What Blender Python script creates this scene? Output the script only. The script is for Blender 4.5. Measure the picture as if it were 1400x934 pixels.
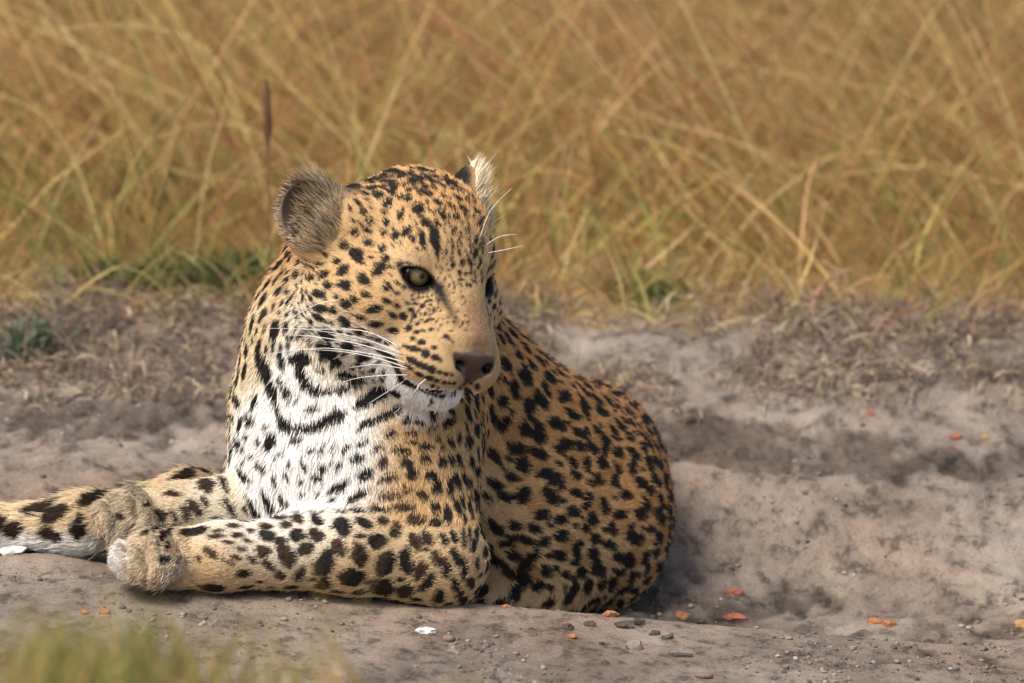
import bpy, bmesh, math, random
import numpy as np
from mathutils import Vector, noise as mnoise
from mathutils.bvhtree import BVHTree

for o in list(bpy.data.objects):
    bpy.data.objects.remove(o)
rng = np.random.default_rng(7)
random.seed(7)
sc = bpy.context.scene
col = sc.collection

# ------------------------------------------------------------------ camera
S = 1300.0                      # plan units per metre (the plan is drawn at 1300 units = 1 m)
DIST = 12.0                     # lens to subject
TH = math.radians(8.0)          # camera pitch
H0 = 0.2417
VIEW = np.array([0, math.cos(TH), -math.sin(TH)])
UP = np.array([0, math.sin(TH), math.cos(TH)])
P0 = np.array([0, 0, H0])
CAM = P0 - DIST * VIEW

cd = bpy.data.cameras.new('camera')
cam = bpy.data.objects.new('camera', cd)
col.objects.link(cam)
cam.location = CAM
cam.rotation_euler = (math.pi / 2 - TH, 0, 0)
cd.sensor_width = 36
cd.lens = 36 * DIST / (1400 / S)
cd.clip_start = 0.1
cd.clip_end = 3000
cd.dof.use_dof = True
cd.dof.focus_distance = DIST - 0.09
cd.dof.aperture_fstop = 4.7
cd.dof.aperture_blades = 9
sc.camera = cam

# ------------------------------------------------------------------ light
SUN_EL, SUN_AZ = math.radians(52), math.radians(218)   # azimuth clockwise from +Y (north)
wd = bpy.data.worlds.new('World')
sc.world = wd
wd.use_nodes = True
nt = wd.node_tree
sky = nt.nodes.new('ShaderNodeTexSky')
sky.sky_type = 'NISHITA'
sky.sun_disc = False
sky.sun_elevation = SUN_EL
sky.sun_rotation = SUN_AZ
sky.dust_density = 4.0
sky.air_density = 1.0
sky.ozone_density = 0.6
bg = nt.nodes['Background']
bg.inputs['Strength'].default_value = 0.125
nt.links.new(sky.outputs[0], bg.inputs[0])
sd = bpy.data.lights.new('sun', 'SUN')
sd.energy = 2.3
sd.angle = math.radians(28)
sd.color = (1.0, 0.93, 0.82)
sun = bpy.data.objects.new('sun', sd)
col.objects.link(sun)
sdir = Vector((math.sin(SUN_AZ) * math.cos(SUN_EL), math.cos(SUN_AZ) * math.cos(SUN_EL), math.sin(SUN_EL)))
sun.rotation_euler = (-sdir).to_track_quat('-Z', 'Y').to_euler()
sun.location = sdir * 10
sc.view_settings.view_transform = 'Standard'
sc.view_settings.look = 'None'
sc.view_settings.exposure = 0.6
sc.view_settings.gamma = 1
sc.view_settings.use_curve_mapping = False
sc.render.engine = 'CYCLES'
sc.cycles.use_denoising = True
sc.cycles.max_bounces = 10
sc.cycles.diffuse_bounces = 4
sc.cycles.glossy_bounces = 4
sc.cycles.transmission_bounces = 6

# ------------------------------------------------------------------ helpers
def plan_to_world(p):
    """metric plan coordinates (right, down, away from the lens) -> world metres"""
    p = np.asarray(p, float)
    x = (p[..., 0:1] - 700) / S
    z = (467 - p[..., 1:2]) / S
    d = p[..., 2:3] / S
    return P0 + x * np.array([1, 0, 0]) + z * UP + d * VIEW

DP = DIST * S
def M(u, v, d=0.0):
    """plan coordinates of a sight line (u, v) at depth d"""
    k = 1 + d / DP
    return np.array([700 + (u - 700) * k, 467 + (v - 467) * k, d])

def tag(o, label=None, cat=None, group=None, kind=None):
    if label: o['label'] = label
    if cat: o['category'] = cat
    if group: o['group'] = group
    if kind: o['kind'] = kind
    return o

def link(name, me, parent=None):
    o = bpy.data.objects.new(name, me)
    col.objects.link(o)
    if parent: o.parent = parent
    return o

def mesh_np(name, verts, faces, mat, smooth=True):
    me = bpy.data.meshes.new(name)
    me.from_pydata([tuple(v) for v in verts], [], [tuple(f) for f in faces]) if not isinstance(faces, np.ndarray) else fill_mesh(me, verts, faces)
    if smooth:
        me.polygons.foreach_set('use_smooth', np.ones(len(me.polygons), bool))
    if mat: me.materials.append(mat)
    me.update()
    return me

def fill_mesh(me, verts, faces):
    n, m, k = len(verts), faces.shape[0], faces.shape[1]
    me.vertices.add(n)
    me.vertices.foreach_set('co', np.ascontiguousarray(verts, np.float32).ravel())
    me.loops.add(m * k)
    me.loops.foreach_set('vertex_index', np.ascontiguousarray(faces, np.int32).ravel())
    me.polygons.add(m)
    me.polygons.foreach_set('loop_start', np.arange(0, m * k, k, dtype=np.int32))
    me.polygons.foreach_set('loop_total', np.full(m, k, np.int32))
    me.update(calc_edges=True)

def vcol(me, c, name='col'):
    a = me.attributes.new(name, 'FLOAT_COLOR', 'POINT')
    c4 = np.ones((len(me.vertices), 4), np.float32)
    c4[:, :3] = c
    a.data.foreach_set('color', c4.ravel())

class Mat:
    def __init__(s, name):
        s.m = bpy.data.materials.new(name)
        s.m.use_nodes = True
        s.t = s.m.node_tree
        s.b = s.t.nodes['Principled BSDF']
    def n(s, typ, **kw):
        nd = s.t.nodes.new(typ)
        for k, v in kw.items():
            if k.startswith('i_'): nd.inputs[k[2:].replace('_', ' ')].default_value = v
            else: setattr(nd, k, v)
        return nd
    def l(s, a, b): s.t.links.new(a, b)
    def ramp(s, fac, stops):
        r = s.n('ShaderNodeValToRGB')
        e = r.color_ramp.elements
        while len(e) < len(stops): e.new(0.5)
        for el, (p, c) in zip(e, stops):
            el.position = p
            el.color = (*c, 1) if len(c) == 3 else c
        s.l(fac, r.inputs[0])
        return r.outputs[0]
    def mix(s, fac, a, b, typ='MIX'):
        m = s.n('ShaderNodeMix', data_type='RGBA', blend_type=typ)
        for sock, v in ((m.inputs[0], fac), (m.inputs[6], a), (m.inputs[7], b)):
            if hasattr(v, 'links'): s.l(v, sock)
            else: sock.default_value = v if not isinstance(v, tuple) else ((*v, 1) if len(v) == 3 else v)
        return m.outputs[2]

_TAB = np.random.default_rng(99).uniform(-1, 1, (64, 64, 64)).astype(np.float32)
def noise_np(p, scale, seed=0, octaves=3):
    """vectorised value noise, p (N,3)"""
    p = np.asarray(p, np.float32)
    out = np.zeros(len(p), np.float32); amp = 1.0; tot = 0
    for o in range(octaves):
        q = p * np.float32(scale * 2 ** o) + np.float32(seed * 17.13 + o * 5.7)
        i = np.floor(q); f = q - i; f = f * f * (3 - 2 * f)
        i = i.astype(np.int32)
        x0, y0, z0 = i[:, 0] & 63, i[:, 1] & 63, i[:, 2] & 63
        x1, y1, z1 = (x0 + 1) & 63, (y0 + 1) & 63, (z0 + 1) & 63
        fx, fy, fz = f[:, 0], f[:, 1], f[:, 2]
        T = _TAB
        def lx(y, z):
            a = T[x0, y, z]; return a + (T[x1, y, z] - a) * fx
        a = lx(y0, z0); a = a + (lx(y1, z0) - a) * fy
        b = lx(y0, z1); b = b + (lx(y1, z1) - b) * fy
        out += amp * (a + (b - a) * fz); tot += amp; amp *= 0.5
    return out / tot

def sstep(x, a, b):
    t = np.clip((x - a) / (b - a), 0, 1)
    return t * t * (3 - 2 * t)

# ================================================================== GROUND
def soil_dark(X, Y):
    """0..1: where the darker, crumbly layer of earth comes to the surface"""
    X = np.asarray(X, float); Y = np.asarray(Y, float)
    P = np.stack([X.ravel(), Y.ravel(), 0 * X.ravel()], -1)
    w = noise_np(P * np.array([1, 1, 1]), 4.0, 81, 3).reshape(X.shape)
    w2 = noise_np(P * np.array([1, .8, 1]), 17.0, 82, 3).reshape(X.shape)
    w3 = noise_np(P * np.array([1, .7, 1]), 55.0, 83, 2).reshape(X.shape)
    d = Y * S + w * 150 + X * 60
    a = np.exp(-((d - 690) / 120) ** 4)
    b = .75 * np.exp(-((d - 190) / 170) ** 4)
    c = .55 * np.exp(-((Y * S + 175 + w * 60) / 60) ** 4) * sstep(X, .05, .3)
    m = np.maximum(np.maximum(a, b), c)
    return sstep(m + w2 * .75 + w3 * .55, .48, 1.0) * sstep(m, .02, .2)

def ground_h(X, Y):
    """terrain height in metres, arrays of world x, y"""
    X = np.asarray(X, float); Y = np.asarray(Y, float)
    u = X * S + 700
    wob = noise_np(np.stack([X.ravel() * 2.3, Y.ravel() * 0.7, X.ravel() * 0], -1), 1.0, 3, 3).reshape(X.shape) * 90
    wob2 = noise_np(np.stack([X.ravel() * 9, Y.ravel() * 3, X.ravel() * 0], -1), 1.0, 5, 3).reshape(X.shape) * 50
    d = Y * S
    dl = d + (wob + wob2) * sstep(d, 500, 800)
    z = np.interp(dl, [-30000, -900, -110, 40, 250, 450, 900, 985, 1200, 3000, 9000, 400000],
                  [-200, -60, 0, -8, 10, 66, 152, 196, 214, 250, 300, 500])
    side = -0.085 * 120 * (np.logaddexp(0, (np.clip(u, -2000, 3500) - 270) / 120)) * (1 - 0.75 * sstep(d, 150, 950)) * (1 - sstep(u, 1800, 3000) * .6)
    z = z + side
    hollow = sstep(u, 400, 560) * (1 - sstep(u, 1000, 1500)) * sstep(d, -95, -10) * (1 - sstep(d, 330, 620))
    z = z - 46 * hollow
    z = z + 27 * np.exp(-((u - 40) / 120) ** 2 - ((d - 10) / 55) ** 2)
    z = z + 9 * np.exp(-((u - 300) / 190) ** 4 - ((d + 150) / 90) ** 4)
    P = np.stack([X.ravel(), Y.ravel(), 0 * X.ravel()], -1)
    dk = soil_dark(X, Y)
    near = 1 - sstep(np.abs(Y) + np.abs(X), 2.5, 8)
    n = noise_np(P * np.array([1, 1.4, 1]), 5.0, 1, 4).reshape(X.shape) * 11 * (0.5 + sstep(d, 100, 500)) \
        + noise_np(P, 28.0, 2, 3).reshape(X.shape) * 3.0 * (0.7 + sstep(d, 100, 300) * 3.0) \
        + noise_np(P, 90.0, 9, 2).reshape(X.shape) * 1.6 \
        + dk * (np.abs(noise_np(P * np.array([1, .8, 1]), 34.0, 12, 3).reshape(X.shape)) * 26 - 9 + noise_np(P, 75.0, 13, 2).reshape(X.shape) * 4)
    return (z + n * near) / S

def build_ground():
    def axis(lo, hi, step, far):
        a = list(np.arange(lo, hi, step))
        s, x = step, hi
        while x < far:
            a.append(x); s *= 1.16; x += s
        s, x = step, lo
        b = []
        while x > -far:
            s *= 1.16; x -= s; b.append(x)
        return np.array(b[::-1] + a)
    xs = axis(-0.72, 0.72, 0.0042, 900)
    ys = axis(-0.75, 1.25, 0.0045, 900)
    XX, YY = np.meshgrid(xs, ys)
    ZZ = ground_h(XX, YY)
    V = np.stack([XX.ravel(), YY.ravel(), ZZ.ravel()], -1)
    nx, ny = len(xs), len(ys)
    i = (np.arange(ny - 1)[:, None] * nx + np.arange(nx - 1)[None]).ravel()
    F = np.stack([i, i + 1, i + nx + 1, i + nx], -1)
    m = Mat('soil')
    tc = m.n('ShaderNodeTexCoord')
    mp = m.n('ShaderNodeMapping'); mp.inputs['Scale'].default_value = (1, 0.65, 1)
    mp.inputs['Rotation'].default_value = (0, 0, 0.25)
    m.l(tc.outputs['Object'], mp.inputs[0])
    n1 = m.n('ShaderNodeTexNoise', i_Scale=7.0, i_Detail=8.0, i_Roughness=0.62); m.l(mp.outputs[0], n1.inputs[0])
    n2 = m.n('ShaderNodeTexNoise', i_Scale=38.0, i_Detail=10.0, i_Roughness=0.78); m.l(mp.outputs[0], n2.inputs[0])
    n3 = m.n('ShaderNodeTexNoise', i_Scale=330.0, i_Detail=5.0, i_Roughness=0.75); m.l(tc.outputs['Object'], n3.inputs[0])
    n4 = m.n('ShaderNodeTexNoise', i_Scale=2.6, i_Detail=3.0); m.l(tc.outputs['Object'], n4.inputs[0])
    c = m.ramp(n1.outputs[0], [(0.32, (.14, .11, .086)), (0.45, (.25, .20, .16)), (0.60, (.34, .275, .222)), (.75, (.42, .345, .285))])
    warm = m.ramp(n4.outputs[0], [(0.42, (.98, 1, 1)), (0.74, (1.02, .91, .82))])
    c = m.mix(1.0, c, warm, 'MULTIPLY')
    patch = m.ramp(n2.outputs[0], [(0.40, (.30, .29, .285)), (0.485, (.95, .95, .95)), (0.62, (1.2, 1.19, 1.17))])
    c = m.mix(0.85, c, patch, 'MULTIPLY')
    gr = m.ramp(n3.outputs[0], [(0.36, (.34, .33, .32)), (0.47, (1, 1, 1)), (0.58, (1, 1, 1)), (0.68, (1.4, 1.36, 1.32))])
    c = m.mix(0.75, c, gr, 'MULTIPLY')
    la = m.n('ShaderNodeAttribute', attribute_name='layer')
    sp = m.n('ShaderNodeSeparateColor'); m.l(la.outputs['Color'], sp.inputs[0])
    c = m.mix(sp.outputs[0], c, m.mix(1.0, c, (.45, .435, .425), 'MULTIPLY'))
    c = m.mix(sp.outputs[1], c, (.30, .205, .095))
    m.l(c, m.b.inputs['Base Color'])
    m.b.inputs['Roughness'].default_value = 0.95
    m.b.inputs['Specular IOR Level'].default_value = 0.15
    b1 = m.n('ShaderNodeBump', i_Strength=0.6, i_Distance=0.008); m.l(n2.outputs[0], b1.inputs['Height'])
    b2 = m.n('ShaderNodeBump', i_Strength=0.7, i_Distance=0.003); m.l(n3.outputs[0], b2.inputs['Height'])
    m.l(b1.outputs[0], b2.inputs['Normal'])
    m.l(b2.outputs[0], m.b.inputs['Normal'])
    dk = soil_dark(XX, YY).ravel()
    thatch = sstep(YY.ravel() * S, 1000, 1250)
    vc = np.stack([dk, thatch, 0 * dk], 1)
    me = mesh_np('ground', V, F, m.m)
    vcol(me, vc, 'layer')
    o = link('ground', me)
    tag(o, 'pale eroded bare soil with a shallow hollow and low bank', 'ground', kind='structure')
    return m.m
soil_mat = build_ground()
def gz(x, y):
    return float(ground_h(np.array([x]), np.array([y]))[0])

# ================================================================== LEOPARD : solid form
def rotm(a, i, j):
    m = np.eye(3); c, s = math.cos(a), math.sin(a)
    m[i, i] = c; m[j, j] = c; m[i, j] = -s; m[j, i] = s
    return m
HEAD_R = rotm(math.radians(6), 0, 1) @ rotm(math.radians(43), 0, 2) @ rotm(math.radians(13), 1, 2) @ np.array([[1, 0, 0], [0, 0, -1], [0, -1, 0]], float)
HEAD_O = M(612, 380, -150)
def to_head(p): return (p - HEAD_O) @ HEAD_R          # plan -> head (x left, y forward, z up)
def from_head(q): return np.asarray(q, float) @ HEAD_R.T + HEAD_O

def smin(a, b, k):
    h = np.clip(0.5 + 0.5 * (b - a) / k, 0, 1)
    return b + (a - b) * h - k * h * (1 - h)
def smax(a, b, k): return -smin(-a, -b, k)

def cone(p, a, b, r1, r2):
    a = np.asarray(a, np.float32); ab = (np.asarray(b, float) - a).astype(np.float32)
    x, y, z = p[:, 0] - a[0], p[:, 1] - a[1], p[:, 2] - a[2]
    t = np.clip((x * ab[0] + y * ab[1] + z * ab[2]) / float(ab @ ab), 0, 1)
    x = x - t * ab[0]; y = y - t * ab[1]; z = z - t * ab[2]
    return np.sqrt(x * x + y * y + z * z) - (r1 + (r2 - r1) * t)
def ell(p, c, r, R=None):
    x, y, z = [(p[:, i] - c[i]) / r[i] for i in range(3)]
    k0 = np.sqrt(x * x + y * y + z * z)
    x, y, z = x / r[0], y / r[1], z / r[2]
    k1 = np.sqrt(x * x + y * y + z * z)
    return k0 * (k0 - 1) / np.maximum(k1, 1e-6)

# body cones: (a, b, ra, rb, blend) in (u, v, d)
TORSO = [
    ((475, 655, 40), (478, 565, 55), 166, 152, 30),
    ((478, 545, 55), (482, 455, 25), 148, 134, 60),
    ((482, 455, 25), (496, 372, 25), 134, 108, 40),
    ((596, 496, 130), (695, 632, 260), 112, 148, 60),
    ((700, 715, 190), (770, 722, 310), 116, 136, 60),
    ((700, 640, 270), (783, 640, 420), 125, 128, 60),
    ((775, 700, 330), (770, 705, 520), 134, 132, 60),
]
SHOULDER = [
    ((545, 610, 5), (585, 755, -35), 112, 72, 60),
    ((600, 768, -62), (480, 754, -105), 62, 55, 40),
    ((480, 754, -105), (300, 761, -150), 55, 44, 26),
    ((300, 761, -150), (252, 763, -156), 44, 40, 20),
]
NEAR_PAW = [
    ((252, 763, -156), (212, 764, -164), 38, 39, 10),
    ((214, 756, -186), (188, 770, -194), 29, 28, 7),
    ((210, 752, -162), (178, 764, -170), 29, 27, 7),
    ((210, 752, -138), (182, 762, -138), 24, 21, 7),
    ((226, 766, -194), (212, 778, -204), 28, 26, 6),
]
FAR_LEG = [
    ((390, 690, 10), (235, 704, -30), 58, 41, 30),
    ((235, 704, -30), (186, 708, -42), 40, 36, 20),
    ((190, 700, -66), (158, 716, -84), 26, 25, 6),
    ((182, 690, -48), (150, 704, -56), 25, 23, 6),
    ((196, 718, -82), (172, 738, -100), 26, 24, 6),
    ((182, 700, -30), (154, 712, -30), 24, 22, 6),
]
TAIL = [
    ((740, 790, 640), (560, 770, 520), 52, 46, 40),
    ((560, 770, 520), (400, 700, 260), 46, 43, 30),
    ((400, 700, 260), (260, 688, 150), 43, 40, 30),
    ((260, 688, 150), (110, 716, 90), 40, 37, 30),
    ((110, 716, 90), (-20, 726, 80), 37, 31, 30),
    ((-20, 726, 80), (-150, 760, 60), 31, 24, 30),
]
HIND = [
    ((800, 700, 300), (730, 800, 200), 96, 62, 60),
    ((740, 815, 190), (660, 842, 120), 44, 30, 30),
]
def conv(lst): return [(M(*a), M(*b), ra, rb, k) for a, b, ra, rb, k in lst]
TORSO, SHOULDER, NEAR_PAW, FAR_LEG, TAIL, HIND = map(conv, (TORSO, SHOULDER, NEAR_PAW, FAR_LEG, TAIL, HIND))

def chain(p, lst):
    d = None
    for a, b, ra, rb, k in lst:
        c = cone(p, a, b, ra, rb)
        d = c if d is None else smin(d, c, k)
    return d

EYE_C = np.array([52.0, -14.0, 0.0]); EYE_R = 26.0
EYE_F = np.array([0.42, 0.90, -0.02]); EYE_F /= np.linalg.norm(EYE_F)
EYE_S = np.cross(EYE_F, [0, 0, 1]); EYE_S /= np.linalg.norm(EYE_S)      # outward side
EYE_U = np.cross(EYE_S, EYE_F)
if EYE_S[0] < 0: EYE_S = -EYE_S
EYE_U = np.array([0, 0, 1.0]) - EYE_F * EYE_F[2]; EYE_U /= np.linalg.norm(EYE_U)
def almond(h):
    """signed distance to the lid opening in head space (x mirrored positive), and depth along the gaze"""
    q = h - EYE_C
    a, b, f = q @ EYE_S, q @ EYE_U, q @ EYE_F
    t = 0.20                                             # outer corner sits higher
    a2, b2 = a * math.cos(t) + b * math.sin(t), -a * math.sin(t) + b * math.cos(t)
    up = np.sqrt(a2 ** 2 + (b2 + 24) ** 2) - 34.2
    lo = np.sqrt((a2 + 1) ** 2 + (b2 - 14) ** 2) - 28.5
    return smax(up, lo, 3), f

def ear_frame(c, f, u):
    f = np.array(f, float); f /= np.linalg.norm(f)
    u = np.array(u, float); u -= f * (u @ f); u /= np.linalg.norm(u)
    return np.array(c, float), np.stack([np.cross(u, f), f, u], 1)
EARS = {-1: ear_frame((130, -150, 32), (0.80, 0.58, 0.12), (0.50, -0.30, 0.80)),
        1: ear_frame((102, -112, 84), (0.86, 0.48, 0.05), (0.42, -0.10, 0.88))}

MOUTH = (((0, 90, -133), (30, 70, -138)), ((30, 70, -138), (52, 38, -135)), ((52, 38, -135), (62, 4, -123)))
def nose_sdf(h):
    """bare nose leather: a broad bar over two nostril wings, tapering to the lip (head space, x mirrored)"""
    d = ell(h, (0, 76, -87), (37, 21, 18))
    d = smin(d, ell(h, (24, 75, -97), (17, 19, 15)), 5)
    d = smin(d, cone(h, (0, 82, -96), (0, 80, -119), 15, 7), 8)
    return d

def head_sdf(p):
    h = to_head(p)
    h = h.copy(); sx = h[:, 0].copy(); h[:, 0] = np.abs(h[:, 0])
    d = ell(h, (0, -88, 22), (95, 110, 106))                       # cranium
    d = smin(d, ell(h, (0, -34, 50), (53, 58, 62)), 44)             # forehead
    d = smin(d, ell(h, (66, -50, -46), (64, 74, 62)), 40)           # cheek
    d = smin(d, ell(h, (66, -108, -70), (62, 70, 66)), 60)          # ruff
    d = smin(d, ell(h, (40, -2, 32), (34, 22, 20)), 26)              # brow
    d = smin(d, cone(h, (0, 4, 8), (0, 62, -66), 38, 29), 30)       # bridge
    d = smin(d, cone(h, (15, 14, -18), (17, 62, -74), 27, 23), 22)
    d = smin(d, ell(h, (34, 18, -74), (40, 50, 44)), 26)
    d = smin(d, ell(h, (35, 44, -105), (44, 47, 38)), 22)           # whisker pad
    d = smin(d, ell(h, (23, 67, -110), (29, 30, 28)), 16)
    d = smin(d, cone(h, (0, 42, -142), (0, 8, -134), 29, 42), 8)   # chin
    d = smin(d, cone(h, (10, 8, -130), (54, -66, -100), 38, 54), 30)  # jaw
    d = smin(d, nose_sdf(h), 6)                                     # nose leather
    d = smax(d, -cone(h, (15, 106, -101), (34, 82, -95), 7, 6), 4)   # nostril
    d = smax(d, -cone(h, (31, 82, -93), (38, 66, -80), 4.5, 2.5), 5)
    d = smax(d, -cone(h, (0, 104, -116), (0, 90, -134), 3, 3), 6)       # philtrum
    # eyes
    ball = np.sqrt(((h - EYE_C) ** 2).sum(1))
    d = smax(d, -(ball - 31), 10)
    d = smin(d, ball - 30.5, 9)
    al, f = almond(h)
    d = smax(d, -smax(al, -(f - 4), 2), 2.5)
    d = smax(d, -(ball - 24.5), 1.5)
    # mouth line
    for p0, p1 in MOUTH:
        d = smax(d, -cone(h, p0, p1, 2.2, 2.2), 5)
    # ears: the one on the near side is turned back, the other stands up
    for sg, (ec, em) in EARS.items():
        m = (sx * sg > 0)
        hm = h[m]
        if not len(hm): continue
        q = (hm - ec) @ em * (1.0 if sg < 0 else 1.14)
        inn = ell(q, (0, 19, 3), (40, 31, 46))
        e = smax(ell(q, (0, 0, 0), (51, 28, 56)), -inn, 4)
        base = cone(hm, (82, -118, 34), ec - em[:, 2] * 30 - em[:, 1] * 6, 52, 40)
        base = smax(base, -inn, 6)
        dm = smin(d[m], base, 26)
        d[m] = smin(dm, e, 12)
    return d

def sdf(p):
    d = chain(p, TORSO)
    d = smin(d, chain(p, HIND), 50)
    s = chain(p, SHOULDER)
    s = smin(s, chain(p, NEAR_PAW), 9)
    d = smin(d, s, 42)
    d = smin(d, chain(p, FAR_LEG), 14)
    d = smin(d, chain(p, TAIL), 12)
    hd = np.sqrt(((p - from_head([0, -40, -20])) ** 2).sum(1))
    near = hd < 330
    if near.any():
        pn = p[near]
        dn = smin(d[near], head_sdf(pn), 34)
        d[near] = dn
    return d

def sdf_chunk(p):
    return np.concatenate([sdf(p[i:i + 400000]) for i in range(0, len(p), 400000)])

def surface_nets(lo, hi, h, B=8):
    lo = np.array(lo, float)
    nb = np.ceil((np.array(hi) - lo) / (h * B)).astype(int)
    n = nb * B + 1
    bi = np.stack(np.meshgrid(*[np.arange(k) for k in nb], indexing='ij'), -1).reshape(-1, 3)
    bc = lo + (bi + 0.5) * B * h
    bv = sdf_chunk(bc)
    act = np.abs(bv) < B * h * 1.35
    f = np.repeat(np.repeat(np.repeat(bv.reshape(nb), B, 0), B, 1), B, 2).astype(np.float32)
    f = np.pad(f, ((0, 1),) * 3, mode='edge')
    o = np.stack(np.meshgrid(*[np.arange(B + 1)] * 3, indexing='ij'), -1).reshape(-1, 3)
    ab = bi[act]
    idx = (ab[:, None, :] * B + o[None]).reshape(-1, 3)
    lin = np.unique((idx[:, 0] * n[1] + idx[:, 1]) * n[2] + idx[:, 2])
    ii = np.stack([lin // (n[1] * n[2]), lin // n[2] % n[1], lin % n[2]], -1)
    f.reshape(-1)[lin] = sdf_chunk(lo + ii * h)
    ins = f < 0
    c = [ins[x:n[0] - 1 + x, y:n[1] - 1 + y, z:n[2] - 1 + z] for x in (0, 1) for y in (0, 1) for z in (0, 1)]
    anyi = np.logical_or.reduce(c); alli = np.logical_and.reduce(c)
    cell = np.argwhere(anyi & ~alli)
    vid = np.full(n - 1, -1, np.int32)
    vid[tuple(cell.T)] = np.arange(len(cell))
    acc = np.zeros((len(cell), 3)); cnt = np.zeros(len(cell))
    corners = [(x, y, z) for x in (0, 1) for y in (0, 1) for z in (0, 1)]
    fv = np.stack([f[cell[:, 0] + x, cell[:, 1] + y, cell[:, 2] + z] for x, y, z in corners], 1)
    for i in range(8):
        for ax in range(3):
            if corners[i][ax] == 0:
                cj = list(corners[i]); cj[ax] = 1
                j = corners.index(tuple(cj))
                a, b = fv[:, i], fv[:, j]
                m = (a < 0) != (b < 0)
                t = np.where(m, a / np.where(m, a - b, 1), 0)
                pos = np.array(corners[i], float)[None] + t[:, None] * (np.array(cj) - np.array(corners[i]))[None]
                acc += np.where(m[:, None], pos, 0); cnt += m
    V = lo + (cell + acc / cnt[:, None]) * h
    F = []
    for ax in range(3):
        sl0 = [slice(None)] * 3; sl1 = [slice(None)] * 3
        sl0[ax] = slice(0, -1); sl1[ax] = slice(1, None)
        a, b = ins[tuple(sl0)], ins[tuple(sl1)]
        e = np.argwhere(a != b)
        o1, o2 = [(1, 2), (2, 0), (0, 1)][ax]
        ok = (e[:, o1] > 0) & (e[:, o2] > 0) & (e[:, o1] < n[o1] - 1) & (e[:, o2] < n[o2] - 1)
        e = e[ok]
        flip = ~a[tuple(e.T)]
        q = []
        for s1, s2 in ((0, 0), (1, 0), (1, 1), (0, 1)):
            k = e.copy(); k[:, o1] -= 1 - s1; k[:, o2] -= 1 - s2
            q.append(vid[tuple(k.T)])
        q = np.stack(q, 1)
        q[flip] = q[flip][:, ::-1]
        F.append(q)
    return V, np.concatenate(F)

def grad(p, e=1.0):
    g = np.stack([sdf_chunk(p + e * np.eye(3)[i]) - sdf_chunk(p - e * np.eye(3)[i]) for i in range(3)], 1)
    return g / np.maximum(np.linalg.norm(g, axis=1, keepdims=True), 1e-9)

BV, BF = surface_nets((-190, 190, -270), (965, 900, 720), 3.0)
BN = grad(BV)
BV = BV - BN * sdf_chunk(BV)[:, None] * 0.8
BVH = BVHTree.FromPolygons([tuple(v) for v in BV], [tuple(f) for f in BF.tolist()])

CAMP = np.array([700, 467, -DP])
def cast(u, v):
    """first point of the coat met along a sight line; returns position, outward normal"""
    tgt = np.array([u, v, 0.0]); dr = tgt - CAMP; dr /= np.linalg.norm(dr)
    hit = BVH.ray_cast(Vector(CAMP + dr * (DP - 900)), Vector(dr), 2500)
    if hit[0] is None: return None
    p = np.array(hit[0]); n = np.array(hit[1])
    if n @ dr > 0: n = -n
    return p, n

def crease(pts, depth, width):
    """fold in the skin: press the surface in along a line"""
    global BV
    q = [cast(u, v) for u, v in pts]
    q = [h[0] for h in q if h is not None]
    best = np.full(len(BV), 1e9)
    for a, b in zip(q[:-1], q[1:]):
        best = np.minimum(best, cone(BV, a, b, 0, 0))
    BV = BV - BN * (depth * np.exp(-(best / width) ** 2))[:, None]
crease([(188, 728), (199, 748), (204, 772), (202, 800)], 11, 5)      # between the near toes
crease([(172, 742), (178, 760), (176, 785)], 4, 4)
crease([(214, 727), (225, 745), (229, 770), (224, 803)], 4, 4)
crease([(240, 722), (246, 745), (246, 770), (250, 806)], 9, 5)      # wrist fold
crease([(250, 740), (256, 770), (256, 806)], 4, 3.5)
crease([(150, 684), (160, 702), (158, 725), (150, 742)], 10, 5)      # far toes
crease([(186, 676), (190, 700), (180, 722), (172, 756)], 10, 5)
crease([(140, 700), (146, 722), (140, 744)], 4, 4)
def mesh_normals():
    a, b, c, d = (BV[BF[:, i]] for i in range(4))
    fn = np.cross(c - a, d - b)
    vn = np.zeros_like(BV)
    for i in range(4): np.add.at(vn, BF[:, i], fn)
    vn /= np.maximum(np.linalg.norm(vn, axis=1, keepdims=True), 1e-9)
    return vn * np.sign((vn * BN).sum(1).mean())
BN = mesh_normals()
BVH = BVHTree.FromPolygons([tuple(v) for v in BV], [tuple(f) for f in BF.tolist()])

#=====COAT
# ================================================================== LEOPARD : coat pattern
SPOTS = []     # centre, normal, in-plane axes given in the plan's right/down directions, half sizes, tone (0 black .. 1 brown)
STROKES = []   # list of 3-D points with half widths

def spot(u, v, a, b, ang=0, tone=0.0):
    h = cast(u, v)
    if h is None: return
    SPOTS.append((h[0], h[1], a, b, math.radians(ang), tone))

def spots_from(ox, oy, sc_, rows, tone=0.0, grow=1.0):
    # sizes are half axes; hair lying over the mark eats its edge, so they are drawn a little large
    for r in rows:
        t = tone if len(r) < 6 else r[5]
        spot(ox + r[0] / sc_, oy + r[1] / sc_, max(r[2] / sc_ * grow, 1.6), max(r[3] / sc_ * grow, 1.4), r[4], t)

def stroke(ox, oy, sc_, pts, tone=0.0):
    q = []
    for x, y, w in pts:
        h = cast(ox + x / sc_, oy + y / sc_)
        if h is not None: q.append((h[0], w / sc_ * 1.2))
    if len(q) > 1: STROKES.append((q, tone))

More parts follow.
